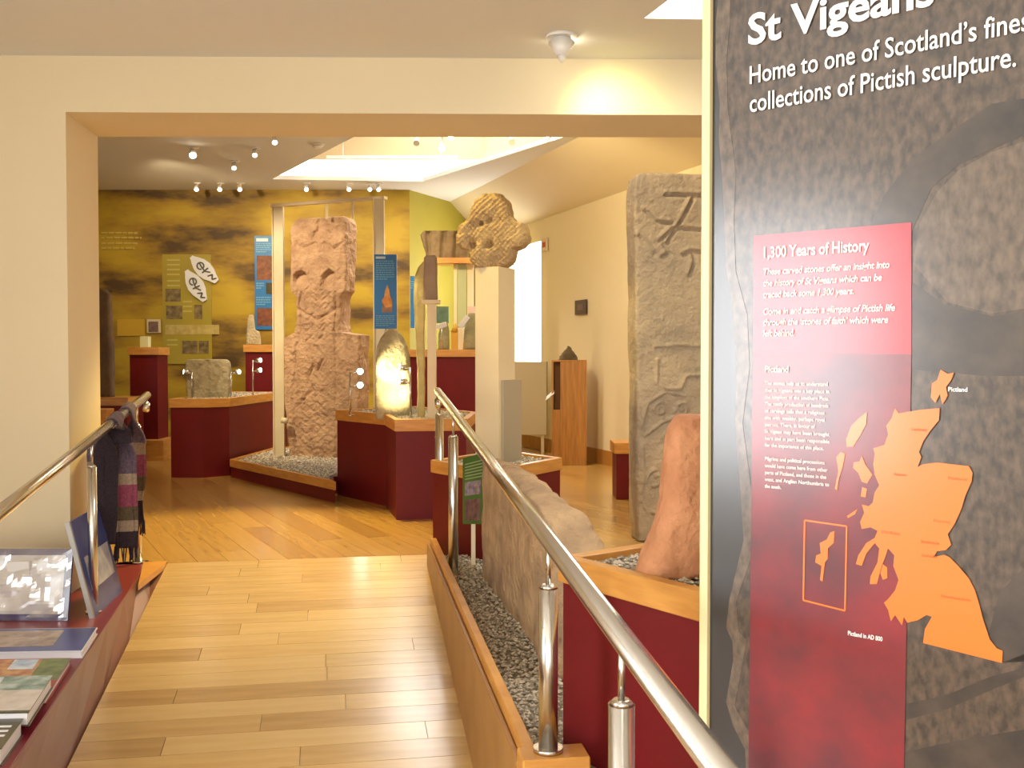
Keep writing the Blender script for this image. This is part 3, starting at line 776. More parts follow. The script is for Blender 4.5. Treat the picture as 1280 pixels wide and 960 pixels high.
def lp(*a_): return [((x-x0p)*s_, (569-y)*s_) for x,y in a_]
knot = []
for k in range(7):
    y = 372-16*0 + 0
for k in range(6):
    yy = 350+k*13; knot.append(lp((388,yy),(400,yy+10),(412,yy),(420,yy+8))); knot.append(lp((420,yy),(408,yy+10),(396,yy),(386,yy+8)))
for k in range(5):
    yy = 500+k*14; knot.append(lp((366,yy),(384,yy+12),(400,yy),(412,yy+10))); knot.append(lp((412,yy),(396,yy+12),(380,yy),(366,yy+10)))
border = [lp((378,362),(378,410)), lp((427,362),(427,560)), lp((372,300),(382,306),(400,300)), lp((412,300),(425,310),(440,300)), lp((372,425),(366,500),(368,560))]
fig = [lp((395,455),(388,470),(392,485),(380,498)), lp((400,430),(410,445),(402,460)), lp((370,380),(400,396),(425,384)), lp((405,273),(403,284),(396,292))]
def rc(x, z):
    xx = x/s_+x0p; yy = 569-z/s_
    d = .011*np.exp(-(polydist(x,z,knot)/.011)**2) + .022*np.exp(-(polydist(x,z,border)/.012)**2) + .025*np.exp(-(polydist(x,z,fig)/.015)**2)
    for cx_, cy_ in ((377,345),(417,345)):
        r = np.hypot((xx-cx_)/10., (yy-cy_)/11.); d += .10*np.clip((1-r**4)*2, 0, 1)*np.clip(.6-(yy-cy_)/24.,0,1)
    return d
o = stone('cross_slab', rows, .24, sand, loc=(base.x, SYd+.12, .165), rz=math.radians(-20), nx=80, nz=190, amp=.018, fs=6, corner=.10, carve=rc, seed=5)
setp(o, 'great red sandstone cross slab standing inside the metal goalpost frame', 'carved stone')
# frame around it
fl, frr = at(341,257,10.7), at(480,243,10.15)
t = thing('support_frame', 'tall champagne metal frame holding the great red cross slab', 'support frame', (0,0,0))
zt = fl.z; zt2 = frr.z; zt = (zt+zt2)/2
def fpost(nm, px0, px1, Y, zb):
    a_, b_ = at(px0,300,Y).x, at(px1,300,Y).x
    box(nm, a_, b_, Y, Y+.06, zb, zt-.02, frame_m, t, bevel=.004)
    box('edge_strip', a_-.012, a_, Y-.01, Y+.06, zb, zt-.02, mount_m, t, bevel=.002)
fpost('upright', 341.5, 354, 10.7, .165); fpost('upright', 468, 480, 10.15, .165)
bl, br = Vector((fl.x-.03,10.68,zt)), Vector((frr.x,10.14,zt))
e_ = (br-bl); n_ = Vector((-e_.y,e_.x,0)).normalized()*.07
quad('top_beam', [bl, br, br+n_, bl+n_], mount_m, t, -.03)
for px in (410,441):
    k = (px-341)/(480-341.); b = bl.lerp(br,k)+n_*.5
    box('hanger', b.x-.012, b.x+.012, b.y-.01, b.y+.01, at(px,274,b.y).z, zt-.02, frame_m, t)
cyl('clamp', at(352,525,10.6), at(360,526,10.6), .03, frame_m, t)
# left unit
xL = [gp(213,499,.79), gp(260,500,.79)]
lu = [(-3.42,10.2),(-3.07,10.18),(-2.86,10.38),(-2.74,12.3),(-3.4,12.35)]
t = plinth('maroon display plinth with oak rim left of the great red cross slab', lu, 0, .79, band=.09, grav=.03, seed=12)
s_ = 10.7/1280; p = at(259,498,10.7)
rows = [((498-y)*s_, (l-259)*s_, (r-259)*s_) for y,l,r in [(498,233,285),(480,232,287),(460,231,287),(452,231,286),(449,233,283)]]
vv = [[((-0)*s_,0),((-1)*s_,.36)]]
setp(stone('carved_stone', rows, .10, pale_s, loc=(p.x,10.75,.765), nx=36, nz=36, amp=.008, fs=8, corner=.25, carve=groove([[(0,.02),(-.005,.4)],[(-.12,.1),(-.1,.3),(-.06,.35)],[(.08,.1),(.14,.25),(.1,.34)]],.02,.02), seed=14), 'square pale carved stone on the left plinth between two lamps', 'carved stone')
for px, lab, dx, hd_ in ((228,'short lamp stand left of the square pale stone',-1,1),(289,'short lamp stand right of the square pale stone',1,1)):
    q = at(px,495,10.65); lamp_stand(lab, (max(q.x,-3.33),10.65,.77), .28, dirx=dx, heads=hd_)
q = at(315,492,11.3); lamp_stand('tall two-lamp stand beside the left frame upright', (-2.86,11.3,.77), .40)
# far pedestals -----------------------------------------------------------
def ped(label, px0, px1, pyt, Y, depth=.4, z1=None, z0=0, band=.09, cap=.02, grp=None):
    a_, b_ = at(px0,pyt,Y), at(px1,pyt,Y); z1 = a_.z if z1 is None else z1
    t = thing('pedestal', label, 'pedestal', ((a_.x+b_.x)/2, Y+depth/2, z0), group=grp); w_ = (b_.x-a_.x)/2
    box('body', -w_+cap, w_-cap, -depth/2+cap, depth/2-cap, 0, z1-z0-band, maroon, t); box('oak_top', -w_, w_, -depth/2, depth/2, z1-z0-band, z1-z0, oak, t)
    return t, z1, (a_.x+b_.x)/2
base_y = 12.0
t, zA, xA = ped('tall maroon pedestal with oak top left of the mural pictures', 159, 198, 434, 12.0, z0=.24)
box('pale_oak_plinth', -.22, .28, -.35, .2, -.24, 0, oak, t)
o = box('perspex_cube', -.05,.05,-.05,.05,0,.13, mat('pale_green_perspex', (.62,.66,.40), rough=.2), bevel=.006); o.location = (at(180,430,12.15).x,12.2,zA)
setp(o, 'small pale green block on the tall left pedestal', 'block')
t, zB, xB = ped('maroon pedestal with oak top behind the left plinth', 304, 352, 431, 12.75)
s_ = 12.9/1280
rows = [((431-y)*s_, (l-316)*s_, (r-316)*s_) for y,l,r in [(431,308,326),(420,308,325),(414,309,324),(412,309,319),(400,310,318),(394,312,317)]]
setp(stone('carved_stone', rows, .08, pale_s, loc=(at(316,430,12.9).x,12.9,zB), nx=12, nz=20, amp=.004, seed=15), 'small stepped pale stone on the pedestal below the left blue banner', 'carved stone')
t, zC, xC = ped('wide maroon pedestal with oak top behind the cream mounting post', 508, 606, 437, 12.6, depth=.5)
t, zD, xD = ped('low maroon plinth with oak top behind the left wall corner', 100, 160, 497, 11.25, depth=.55)
s_ = 11.5/1280
rows = [((500-y)*s_, (l-125)*s_, (r-125)*s_) for y,l,r in [(500,104,143),(440,104,142),(400,104,141),(372,106,140),(366,110,134)]]
setp(stone('carved_stone', rows, .12, mat('brown_stone', (.20,.13,.07),(.13,.08,.045), rough=.9, scale=5, detail=8, bump=.4), loc=(at(125,500,11.5).x,11.5,zD), nx=20, nz=40, amp=.01, seed=16), 'tall brown slab half hidden by the left wall corner', 'carved stone')
o = box('oak_block', -.09,.09,-.09,.09,0,.72, oak, bevel=.004); q = at(126,505,9.6); o.location = (q.x,9.6,0); setp(o, 'pale oak block post beside the left wall corner', 'block')
# oak shelf with grooved stone on cream legs
t = thing('wall_shelf', 'oak shelf on cream legs behind the cross head', 'shelf', (0,0,0))
q0, q1 = at(529,322,12.9), at(600,322,12.9)
box('shelf_board', q0.x, q1.x, 12.9, 13.3, q0.z-.07, q0.z, oak, t)
for a_, b_, mm in ((567,571,mount_m),(572,583,mat('pale_green_strip',(.45,.47,.25),rough=.5)),(584,592,mount_m)):
    box('leg', at(a_,322,13.0).x, at(b_,322,13.0).x, 13.0, 13.05, zC, q0.z-.07, mm, t)
s_ = 13.05/1280; zst = q0.z
rows = [(0,-.22,.30),(.15,-.26,.30),(.2,-.27,.30),(.3,-.30,.29),(.345,-.27,.26)]
gr = [[(-.19,.0),(-.19,.34)],[(-.02,.0),(-.0,.34)],[(.15,.0),(.17,.34)]]
setp(stone('carved_stone', rows, .14, mat('umber_stone', (.27,.19,.09),(.18,.12,.06), rough=.9, scale=8, bump=.4), loc=(at(555,320,13.05).x,13.08,zst), nx=40, nz=20, amp=.01, carve=groove(gr,.03,.06), seed=17), 'grooved brown stone on the oak wall shelf', 'carved stone')
# things on the wide pedestal
def smallbox(nm, lab, cat, px0, px1, py0, py1, Y, m, th=.05, ang=0, tilt=0):
    a_, b_ = at(px0,py1,Y), at(px1,py0,Y); w_ = (b_.x-a_.x)/2; h_ = b_.z-a_.z
    o = box(nm, -w_, w_, -th/2, th/2, 0, h_, m, bevel=.003); o.location = ((a_.x+b_.x)/2, Y, a_.z); o.rotation_euler = (tilt, ang, 0)
    return setp(o, lab, cat)
o = smallbox('picture', 'small dark green framed picture on the wall above the wide pedestal', 'picture', 545, 561, 383, 404, 13.3, mat('dark_green_print',(.05,.10,.06),(.1,.16,.1), rough=.4, scale=10), .03)
def figmodel():
    q = at(569,437,12.8); t = thing('model', 'orange topped model on the wide pedestal', 'model', (q.x,12.85,zC))
    box('body', -.05,.03,-.04,.04,0,.22, mat('amber_model', (.62,.33,.04), rough=.5), t)
    cyl('peak', (-.01,0,.22), (-.0,0,.33), .05, mat('amber_model', (0,0,0)), t, r2=.008, n=12)
    box('pale_side', .035,.10,-.05,.05,0,.27, mount_m, t)
figmodel()
for i,(a_,lab,rr) in enumerate((((547,562,403,437),'small grey stone at the left end of the wide pedestal',0),((579,598,392,437),'pale grey stone at the right end of the wide pedestal',0))):
    s_ = 12.8/1280; px0,px1,py0,py1 = a_; q = at((px0+px1)/2,py1,12.8)
    h_ = (py1-py0)*s_; w_ = (px1-px0)*s_/2
    setp(stone('carved_stone', [(0,-w_,w_*.9),(h_*.6,-w_*.8,w_),(h_,-w_*.3,w_*.6)], .08, mat('olive_grey_stone',(.34,.30,.16),(.22,.2,.11),rough=.9,scale=9,bump=.4), loc=(q.x,12.8,zC), nx=12, nz=14, amp=.01, seed=20+i), lab, 'carved stone')
def tilted_card(lab, px, py, ln, ang, Y=12.7, m=m_wht):
    q = at(px,py,Y); t = thing('label_holder', lab, 'sign', (q.x,Y,zC)); hh = q.z-zC
    cyl('stem', (0,.02,0), (0,.02,hh), .006, steel, t, n=8)
    o = box('card', -ln/2, ln/2, -.004,.004,-.03,.03, m, t, bevel=.001); o.location = (0,0,hh); o.rotation_euler = (.3, ang, 0)
tilted_card('white label card tilted left on the wide pedestal', 552, 407, .13, math.radians(-18))
tilted_card('white label card tilted steeply right on the wide pedestal', 580, 402, .17, math.radians(-52))
smallbox('card', 'pale pink card above the right of the wide pedestal', 'sign', 585, 594, 383, 402, 12.95, mat('pink_card',(.68,.48,.42),rough=.5), .02)

# blue banners ------------------------------------------------------------
mb = mat('blue_panel', (.018,.15,.42), (.02,.18,.48), rough=.4, scale=2)
mtx = mat('pale_ink', (.50,.62,.72), rough=.5); mtx2 = mat('soft_ink', (.14,.34,.52), rough=.5)
mbn = mat('orange_flame_print', (.75,.36,.08), (.6,.2,.04), rough=.5, scale=20); mrb = mat('brown_carving_print', (.24,.08,.03), (.13,.04,.02), rough=.5, scale=20)
def hanger(label, px0, px1, py0, py1, Y, items):
    a_, b_ = at(px0,py1,Y), at(px1,py0,Y); t = thing('blue_banner', label, 'banner', ((a_.x+b_.x)/2, Y, a_.z)); w_ = b_.x-a_.x; h_ = b_.z-a_.z
    box('board', -w_/2, w_/2, -.01, .01, 0, h_, mb, t, bevel=.002)
    for nm, u0, u1, v0, v1, m in items:
        if nm == 'text_line':
            k = u0; rnd = random.Random(int(v0*1000))
            while k < u1-.05:
                ww = rnd.uniform(.06,.16); k2 = min(k+ww, u1); box('text_line', -w_/2+w_*k, -w_/2+w_*k2, -.013,-.010, h_*(1-v1), h_*(1-v0), m, t, bevel=0); k = k2+.03
        else: box(nm, -w_/2+w_*u0, -w_/2+w_*u1, -.013,-.010, h_*(1-v1), h_*(1-v0), m, t, bevel=0)
    return t, w_, h_
def lines(n, v0, dv, u0=.08, u1=.9, m=None): return [('text_line', u0, u1 if i < n-1 else u1*.7, v0+i*dv, v0+i*dv+dv*.5, m or mtx2) for i in range(n)]
hanger('blue banner with brown carving photos, left of the metal frame', 319, 341, 295, 412, BY-.018,
   [('title', .1,.75,.025,.06,mtx)] + lines(5,.075,.022) + [('photo',.12,.98,.21,.47,mrb)] + lines(3,.5,.025,u1=.5) + [('photo',.62,.98,.50,.62,m_dark)] + lines(4,.65,.025) + [('photo',.12,.98,.77,.96,mrb)])
t, w_, h_ = hanger('blue banner with an orange flame shape, right of the metal frame', 468, 496, 318, 411, 9.9,
   [('title', .08,.5,.03,.06,mtx)] + lines(9,.085,.03) + [('photo', .34,.8,.60,.78,mat('slate_tower_print',(.12,.10,.12),(.4,.2,.1),rough=.5,scale=12))] + lines(6,.82,.026))
bm = bmesh.new(); vs_ = [bm.verts.new(((u_-.5)*w_, -.0145, h_*(1-v_))) for u_, v_ in [(.34,.62),(.45,.57),(.48,.50),(.58,.41),(.66,.47),(.70,.55),(.78,.62),(.80,.70),(.5,.72)]]
bm.faces.new(vs_); ext = bmesh.ops.extrude_face_region(bm, geom=list(bm.faces)); bmesh.ops.translate(bm, verts=[v_ for v_ in ext['geom'] if isinstance(v_, bmesh.types.BMVert)], vec=(0,.0012,0)); link('flame_print', fin(bm), mbn, t)
cyl('stand_pole', (0,.02,-(at(480,411,9.9).z-.165)), (0,.02,.05), .012, frame_m, t)
hanger('blue banner seen almost edge on in the olive recess', 513, 518, 345, 410, 13.49, lines(4,.1,.04,.1,.9))

# mural pictures ---------------------------------------------------------
YM = BY-.012
t = thing('picture_board', 'olive panel of carving pictures and text on the mustard mural', 'picture board', (at(235,400,YM).x, YM, at(235,450,YM).z))
ox, oz = t.location.x, t.location.z
def mp_(nm, x0, y0, x1, y1, m, dy=0.0, par=None):
    a_, b_ = at(x0,y1,YM), at(x1,y0,YM); return box(nm, a_.x-ox, b_.x-ox, -.006-dy, .004, a_.z-oz, b_.z-oz, m, par or t, bevel=0)
mp_('backing', 204,318,264,455, mat('olive_panel', (.36,.29,.03),(.33,.26,.025), rough=.5, scale=2))
mc = mat('carving_print', (.26,.19,.08),(.10,.07,.025), rough=.5, scale=14, detail=6)
mli = mat('carving_print_light', (.52,.42,.15),(.38,.28,.07), rough=.5, scale=12, detail=6)
for q in ((207,361,226,377),(208,382,228,399),(243,381,253,399),(228,426,247,442),(249,426,261,442)): mp_('photo', *q, mc, .004)
mp_('photo', 207,406,274,418, mli, .004)
min_ = mat('mural_ink', (.46,.40,.10), rough=.5)
for y in (324,330,336,342,350,356): mp_('text_line', 209, y, 225, y+2, min_, .002)
for y in (376,382,388): mp_('text_line', 229, y, 240, y+2, min_, .002)
for y in (424,430): mp_('text_line', 209, y, 222, y+2, min_, .002)
# faint mural text at the left
t2 = thing('mural_text', 'faint block of pale lettering at the left of the mustard mural', 'lettering', (at(150,300,YM).x, YM, at(150,312,YM).z)); sx, sz = ox, oz
ox, oz = t2.location.x, t2.location.z
for i, (y, xe) in enumerate(((290,173),(296,177),(303,172),(309,168))):
    k = 127
    while k < xe: k2 = min(xe, k+random.uniform(4,9)); mp_('text_line', k, y, k2, y+2.5, mat('mural_ink_pale', (.50,.38,.08), rough=.5), .001, t2); k = k2+1.5
ox, oz = sx, sz
# yellow printed box + stone photo in white outline
t3 = thing('wall_picture', 'small stone photo with pale outline beside an ochre block on the mural', 'picture', (at(192,400,YM).x, YM, at(192,416,YM).z)); ox, oz = t3.location.x, t3.location.z
mp_('ochre_block', 147,399,181,420, mat('ochre_block',(.52,.33,.02),rough=.5), 0, t3); mp_('pale_outline', 184,399,201,416, mat('cream_outline',(.6,.52,.34),rough=.5), .004, t3); mp_('stone_photo', 186,402,198,415, mat('stone_dark_print',(.13,.08,.06),(.2,.12,.1),rough=.5,scale=20), .008, t3)
ox, oz = sx, sz
# two petal-shaped white signs
def petal(label, tip, end, wmax):
    a_, b_ = at(tip[0],tip[1],YM-.03), at(end[0],end[1],YM-.03); L_ = (b_-a_).length
    t = thing('petal_sign', label, 'sign', ((a_.x+b_.x)/2, YM-.03, (a_.z+b_.z)/2))
    d = (b_-a_).normalized(); ang = math.atan2(d.z, d.x)
    prof = [(0,.22),(.06,.32),(.15,.55),(.3,.85),(.5,1),(.7,.85),(.85,.55),(.97,.35),(1,.3)]
    up = [((s-.5)*L_, w_*wmax/2) for s, w_ in prof]; pts = up + [(x,-z) for x,z in reversed(up)]
    R = Matrix.Rotation(-ang,4,'Y')
    n = len(pts); vs = [R @ Vector((x,-.008,z)) for x,z in pts] + [R @ Vector((x,.02,z)) for x,z in pts]
    link('board', mesh(vs, [tuple(range(n)), tuple(range(n,2*n))[::-1]] + [(i,(i+1)%n,n+(i+1)%n,n+i) for i in range(n)]), mat('petal_white',(.72,.74,.80),rough=.4), t)
    ink = mat('charcoal_ink',(.10,.10,.09),rough=.5)
    curves = [circ(-.0*L_-.06, .0, .045,0,330,14), [(-.10,.02),(-.04,0),(.03,-.01),(.09,.03)], [(.02,-.05),(.03,.05)], [(.10,-.03),(.13,.03),(.17,-.02),(.2,.03)]]
    for c in curves:
        bm = bmesh.new()
        for (x0,z0),(x1,z1) in zip(c[:-1], c[1:]):
            p, q = R @ Vector((x0,-.012,z0)), R @ Vector((x1,-.012,z1)); cyl_bm(bm, p, q, .010, .010, 6)
        link('drawn_mark', fin(bm), ink, t)
petal('white petal-shaped sign with a dark emblem, upper right of the pair', (239,321), (271,352), .22)
petal('white petal-shaped sign with a dark emblem, lower left of the pair', (233,338), (256,376), .22)

# right hand side of the gallery ------------------------------------------
# cream cabinet board under the window
q0, q1 = at(634,452,12.9), at(683,452,12.9); zb = at(660,543,12.9).z
t = thing('display_board', 'blank cream board standing below the bright window', 'board', ((q0.x+q1.x)/2,12.85,0), 0)
w_ = (q1.x-q0.x)/2
box('board', -w_, w_, -.03, .03, zb, q0.z, mat('grey_cream_board',(.55,.47,.30),rough=.5), t); box('side_edge', w_, w_+.012, -.03,.05, zb, q0.z, mat('dark_edge',(.2,.17,.1),rough=.5), t)
for sx_ in (-1,1): box('leg', sx_*w_*.8-.02, sx_*w_*.8+.02, 0,.03, 0, zb, frame_m, t)
# oak cabinet
q = gp(714,577,0); cwA, cwB = at(691,500,11.3), at(735,500,11.3)
t = thing('oak_cabinet', 'tall narrow oak cabinet against the cream right wall', 'cabinet', ((cwA.x+cwB.x)/2,11.55,0), math.radians(-3))
w_ = (cwB.x-cwA.x)/2; hc_ = at(712,450,11.4).z
box('side_panel', w_-.02, w_, -.17,.17, 0, hc_-.02, oakd, t); box('side_panel', -w_, -w_+.02, -.17,.17, 0, hc_-.02, oakd, t)
box('back_panel', -w_+.02, w_-.02, .15,.17, 0, hc_-.02, oakd, t); box('top_panel', -w_, w_, -.17,.17, hc_-.02, hc_, oakd, t)
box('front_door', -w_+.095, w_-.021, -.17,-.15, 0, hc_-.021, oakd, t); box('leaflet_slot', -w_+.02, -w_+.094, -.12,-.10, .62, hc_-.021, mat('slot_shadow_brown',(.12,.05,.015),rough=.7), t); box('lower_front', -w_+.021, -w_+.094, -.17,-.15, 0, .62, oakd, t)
lf_ = quad('leaflet', [Vector((-w_-.07,-.2,.72)), Vector((-w_+.03,-.2,.80)), Vector((-w_+.03,-.1,.84)), Vector((-w_-.05,-.12,.77))], m_wht, t, .004)
setp(lf_, 'white leaflet sticking out')
rows = [(0,-.11,.11),(.04,-.10,.09),(.08,-.07,.06),(.11,-.045,.03),(.15,-.02,.005)]
setp(stone('carved_stone', rows, .10, dark_s, loc=(at(711,449,11.5).x,11.55,hc_), nx=14, nz=14, amp=.02, fs=12, seed=31), 'small jagged dark stone on top of the oak cabinet', 'carved stone')
def wallsign(label, px0, px1, py0, py1, m, cat='sign', inner=None, th=.015):
    yk = lambda px: (RPt.x - RPt.y*RD.x/RD.y)/((px-640)/F - RD.x/RD.y)
    Y = yk((px0+px1)/2); a_, b_ = at(px0,py1,Y), at(px1,py0,Y); ang = math.atan2(RD.y, RD.x)
    t = thing('wall_sign', label, cat, (rw(Y)-.012, Y, a_.z), ang-math.pi)
    w_ = abs(yk(px0)-yk(px1))/RD.y/2; h_ = b_.z-a_.z
    box('plate', -w_, w_, -th-.001, -.001+.0, 0, h_, m, t, bevel=.002)
    if inner: box('emblem', -w_*.5, w_*.5, -th-.004, -th-.001, h_*.3, h_*.7, inner, t, bevel=0)
    return t
wallsign('small dark purple plaque on the cream right wall', 721, 735, 375, 393, mat('plum_plate',(.06,.03,.05),rough=.4), inner=mat('plum_print',(.16,.09,.11),rough=.5))
wallsign('small white sign with red mark at the window top', 679, 686, 298, 314, mat('pale_plate',(.72,.58,.45),rough=.4), inner=mat('red_print',(.5,.05,.04),rough=.5))
# tall grey Pictish slab
GY = 6.75; s_ = GY/1280; b0 = at(835,676,GY)
rows = [((676-y)*s_, (l-835)*s_, (r-835)*s_) for y,l,r in [(676,792,960),(600,789,962),(520,789,962),(430,788,960),(370,787,961),(300,786,962),(260,785,962),(240,785,960),(228,787,955),(225,790,950)]]
def g_(*a_): return [((x-835)*s_, (676-y)*s_) for x,y in a_]
GL = [g_((815,452),(815,480),(822,488),(845,488),(852,472),(885,470)), g_((795,535),(803,505),(825,492),(850,497),(862,520),(855,535),(840,522),(820,530),(800,545),(795,535)),
      g_((797,560),(796,625),(805,640),(830,645),(880,640)), g_((872,440),(876,478)), g_((812,436),(840,434),(875,436))]
GL += [[(x*1,z) for x,z in circ((818-835)*s_,(676-513)*s_,.05,0,600,40,.01)], circ((845-835)*s_,(676-512)*s_,.05,200,800,40,.01), circ((812-835)*s_,(676-600)*s_,.06,90,420,26,.03), circ((836-835)*s_,(676-575)*s_,.05,0,420,26,.02), circ((842-835)*s_,(676-625)*s_,.05,40,380,26,.02)]
HORSE = [g_((818,306),(830,296),(838,290),(850,291),(880,292)), g_((822,310),(830,322),(822,325)), g_((848,322),(858,318),(862,330),(856,348)), g_((862,318),(885,322)), g_((878,340),(880,372)), g_((825,250),(885,250)), g_((860,252),(845,280),(828,308)), g_((800,270),(815,283),(832,285)), g_((792,300),(803,310),(812,322))]
SM = [g_((822+i*9,612-j*16),(828+i*9,606-j*16)) for i in range(4) for j in range(5)]
def gc(x, z):
    d = -.014*np.exp(-(polydist(x,z,GL)/.011)**2)*1.0 + .012*np.exp(-(polydist(x,z,[[(p[0]+.012,p[1]-.012) for p in L_] for L_ in GL])/.008)**2)
    d += .024*np.exp(-(polydist(x,z,HORSE)/.011)**2) - .014*np.exp(-(polydist(x,z,[[(p[0]-.014,p[1]+.016) for p in L_] for L_ in HORSE])/.012)**2) - .01*np.exp(-(polydist(x,z,SM)/.012)**2)
    return d
o = stone('carved_stone', rows, .22, grey, loc=(b0.x,GY+.02,0.005), rz=math.radians(8), nx=110, nz=240, amp=.009, fs=4, corner=.10, carve=gc, seed=41)
setp(o, 'tall grey carved slab with spirals and beasts, left of the banner', 'carved stone')
t, zE, xE = ped('low maroon pedestal peeping out behind the tall grey slab', 768, 800, 554, 8.6, depth=.4)

# ================================================================ CEILING FITTINGS
def spot(label, px, py, zc, bright=False, drop=.0, group=None, r=.035, power=0, tgt=None):
    p = gp(px, py, zc-.07-drop)
    if py > 225: p = at(px, py, 12.98); drop = max(0, zc-p.z-.09)
    t = thing('spotlight', label, 'spotlight', (p.x,p.y,zc), group=group)
    cyl('mount', (0,0,-.012), (0,0,0), .045, white, t, n=16)
    cyl('stem', (0,0,-.05-drop), (0,0,-.012), .008, white, t, n=8)
    lamp_head('lamp_head', (.0,-.05,-.09-drop), (.25,-.7,-.7), t, r, .08, glow if bright else glow2, white)
    return t, p
G = 'spotlights on the gallery ceiling'
for i,(px,py,b,lab) in enumerate([(243,193,1,'brightest ceiling spotlight at the far left of the gallery'),(345,177,0,'ceiling spotlight nearest the header, left of the rooflight'),(320,193,0,'second ceiling spotlight in the diagonal row left of the rooflight'),(294,209,0,'third ceiling spotlight in the diagonal row left of the rooflight'),
      (247,227,0,'leftmost spotlight in the far row above the mural'),(276,227,0,'dimmer second spotlight in the far row above the mural'),(301,227,0,'third spotlight in the far row above the mural'),(384,228,0,'spotlight in the far row above the left frame upright'),(437,229,0,'spotlight in the far row above the great slab'),(463,230,0,'spotlight in the far row above the right frame upright'),(474,227,0,'rightmost spotlight in the far row')]):
    t, p = spot(lab, px, py, GC, bool(b), group=None, r=.04 if b else .028)
# spots that do the lighting
def sl(loc, tgt, pw, ang=50, col=(1,.78,.45), size=.05): light('SPOT','spot_or_fill_beam',loc,pw,col,size,tgt,ang)
sl((-3.9,11.0,3.25), (-3.9,13.4,1.9), 90, 95); sl((-2.6,11.6,3.25), (-2.3,13.5,1.9), 90, 95); sl((-1.2,11.8,3.2), (-.8,14.2,1.9), 45, 80)
sl((-3.3,8.9,3.3), (-1.95,10.6,1.5), 190, 55, (1,.82,.58), .03); sl((-1.1,7.8,3.2), (-1.8,6.6,0), 420, 60, (1,.74,.25)); sl((-.5,4.9,3.0) if False else (-1.25,5.9,3.3), (-.12,6.2,1.95), 110, 32, (1,.80,.26), .02); sl((.25,5.9,3.3),(1.15,6.9,1.2),70,75,(1,.84,.55),.03)  # last spot is added without a fitting, to brighten the tall grey slab
sl((-3.2,9,3.2), (-2.9,10.7,.9), 90, 45)
sl((-.6,9.0,3.3), (1.3,11.0,1.6), 110, 100, (1,.80,.42)); sl((0.2,7.4,3.3), (2.2,8.6,1.8), 60, 100, (1,.80,.42))  # warm fill spots added without fittings to lift the right wall
# rooflight track with hanging spots
t = thing('lighting_track', 'thin white lighting track crossing the rooflight opening', 'lighting track', (0,0,0))
a_, b_ = gp(412,197,GC+.02), gp(572,200,GC+.02); a_, b_ = at(408,197.5,12.4), at(572,200,12.4)
box('track', a_.x, b_.x, 12.39,12.43, a_.z, a_.z+.03, white, t)
for k in range(2):
    x = a_.x+.2+k*(b_.x-a_.x-.4); cyl('suspension_rod', (x,12.41,a_.z+.03), (x,12.41,TOP), .006, white, t, n=8)
for px,py,b,lab in [(521,180,0,'unlit spotlight hanging inside the rooflight'),(564,173,1,'brightest spotlight hanging inside the rooflight'),(553,187,1,'lit spotlight just below the brightest rooflight spotlight'),(640,179,0,'unlit spotlight hanging near the right side of the rooflight'),(683,171,1,'lit spotlight at the right end of the rooflight')]:
    Y = 11.2 if px < 600 else 10.5
    p = at(px,py,Y); t = thing('hanging_spotlight', lab, 'spotlight', (p.x,Y,TOP+.05))
    cyl('stem', (0,0,p.z-TOP), (0,0,0), .006, steel, t, n=8)
    lamp_head('lamp_head', (0,-.04,p.z-TOP-.05), (.1,-.8,-.6), t, .035, .08, glow if b else white, white)
p = gp(397,182,GC-.02); t = thing('smoke_detector', 'round white detector on the ceiling left of the rooflight', 'detector', (p.x,p.y,GC))
cyl('base', (0,0,-.02),(0,0,0), .07, white, t); cyl('sensor', (0,0,-.05),(0,0,-.02), .035, white, t, r2=.055)
# near ceiling spotlight washing the header
p = gp(702,47,NC-.01)
t = thing('spotlight', 'white cone spotlight on the near ceiling above the header', 'spotlight', (p.x,p.y,NC))
cyl('mount', (0,0,-.015),(0,0,0), .075, white, t); cyl('neck', (0,0,-.04),(0,0,-.015), .045, white, t)
cyl('lamp_head', (.0,-.01,-.10),(0,0,-.035), .022, white, t, r2=.062, n=24); cyl('tip', (0,-.012,-.13),(0,-.01,-.10), .004, white, t, r2=.024, n=20)
cyl('lens', (.03,.05,-.05),(.026,.045,-.045), .025, glow, t)
light('SPOT','spot_or_fill_beam',(p.x+.16,p.y+.08,NC-.17),7,(.95,1,.45),.06,(p.x+.27,5.25,HZ-.02),105,blend=1)

# ================================================================ BANNER
BA = Vector((at(887,480,2.2).x, 2.2, 0)); BD = Vector((.754,-.656,0)).normalized(); BN = Vector((-.656,-.754,0)).normalized()
def bp_(px, py):
    d = ray(px,py); o = Vector((0,0,EYE)); t_ = (BA-o).dot(BN)/d.dot(BN); p = o+d*t_
    return ((p-BA).dot(BD), p.z)
t = thing('exhibition_banner', 'large printed exhibition banner with orange map filling the right side', 'banner', (BA.x,BA.y,LOW), math.atan2(BD.y,BD.x))
bang = math.atan2(BD.y,BD.x)
def glossy(m): 
    b = m.node_tree.nodes['Principled BSDF']; b.inputs['Coat Weight'].default_value = 1; b.inputs['Coat Roughness'].default_value = .21
    return m
mbk = glossy(mat('banner_black', (.018,.018,.02), rough=.4))
box('board', 0, 1.25, 0, .02, 0, 2.75, mbk, t, bevel=.001)
box('edge_trim', -.016, .004, -.012, .022, 0, 2.75, mat('cream_trim',(.78,.66,.36),rough=.4), t, bevel=.002)
box('foot', .1, .16, -.12,.2, 0,.02, steel, t); box('foot', 1.0,1.06,-.12,.2,0,.02,steel,t)
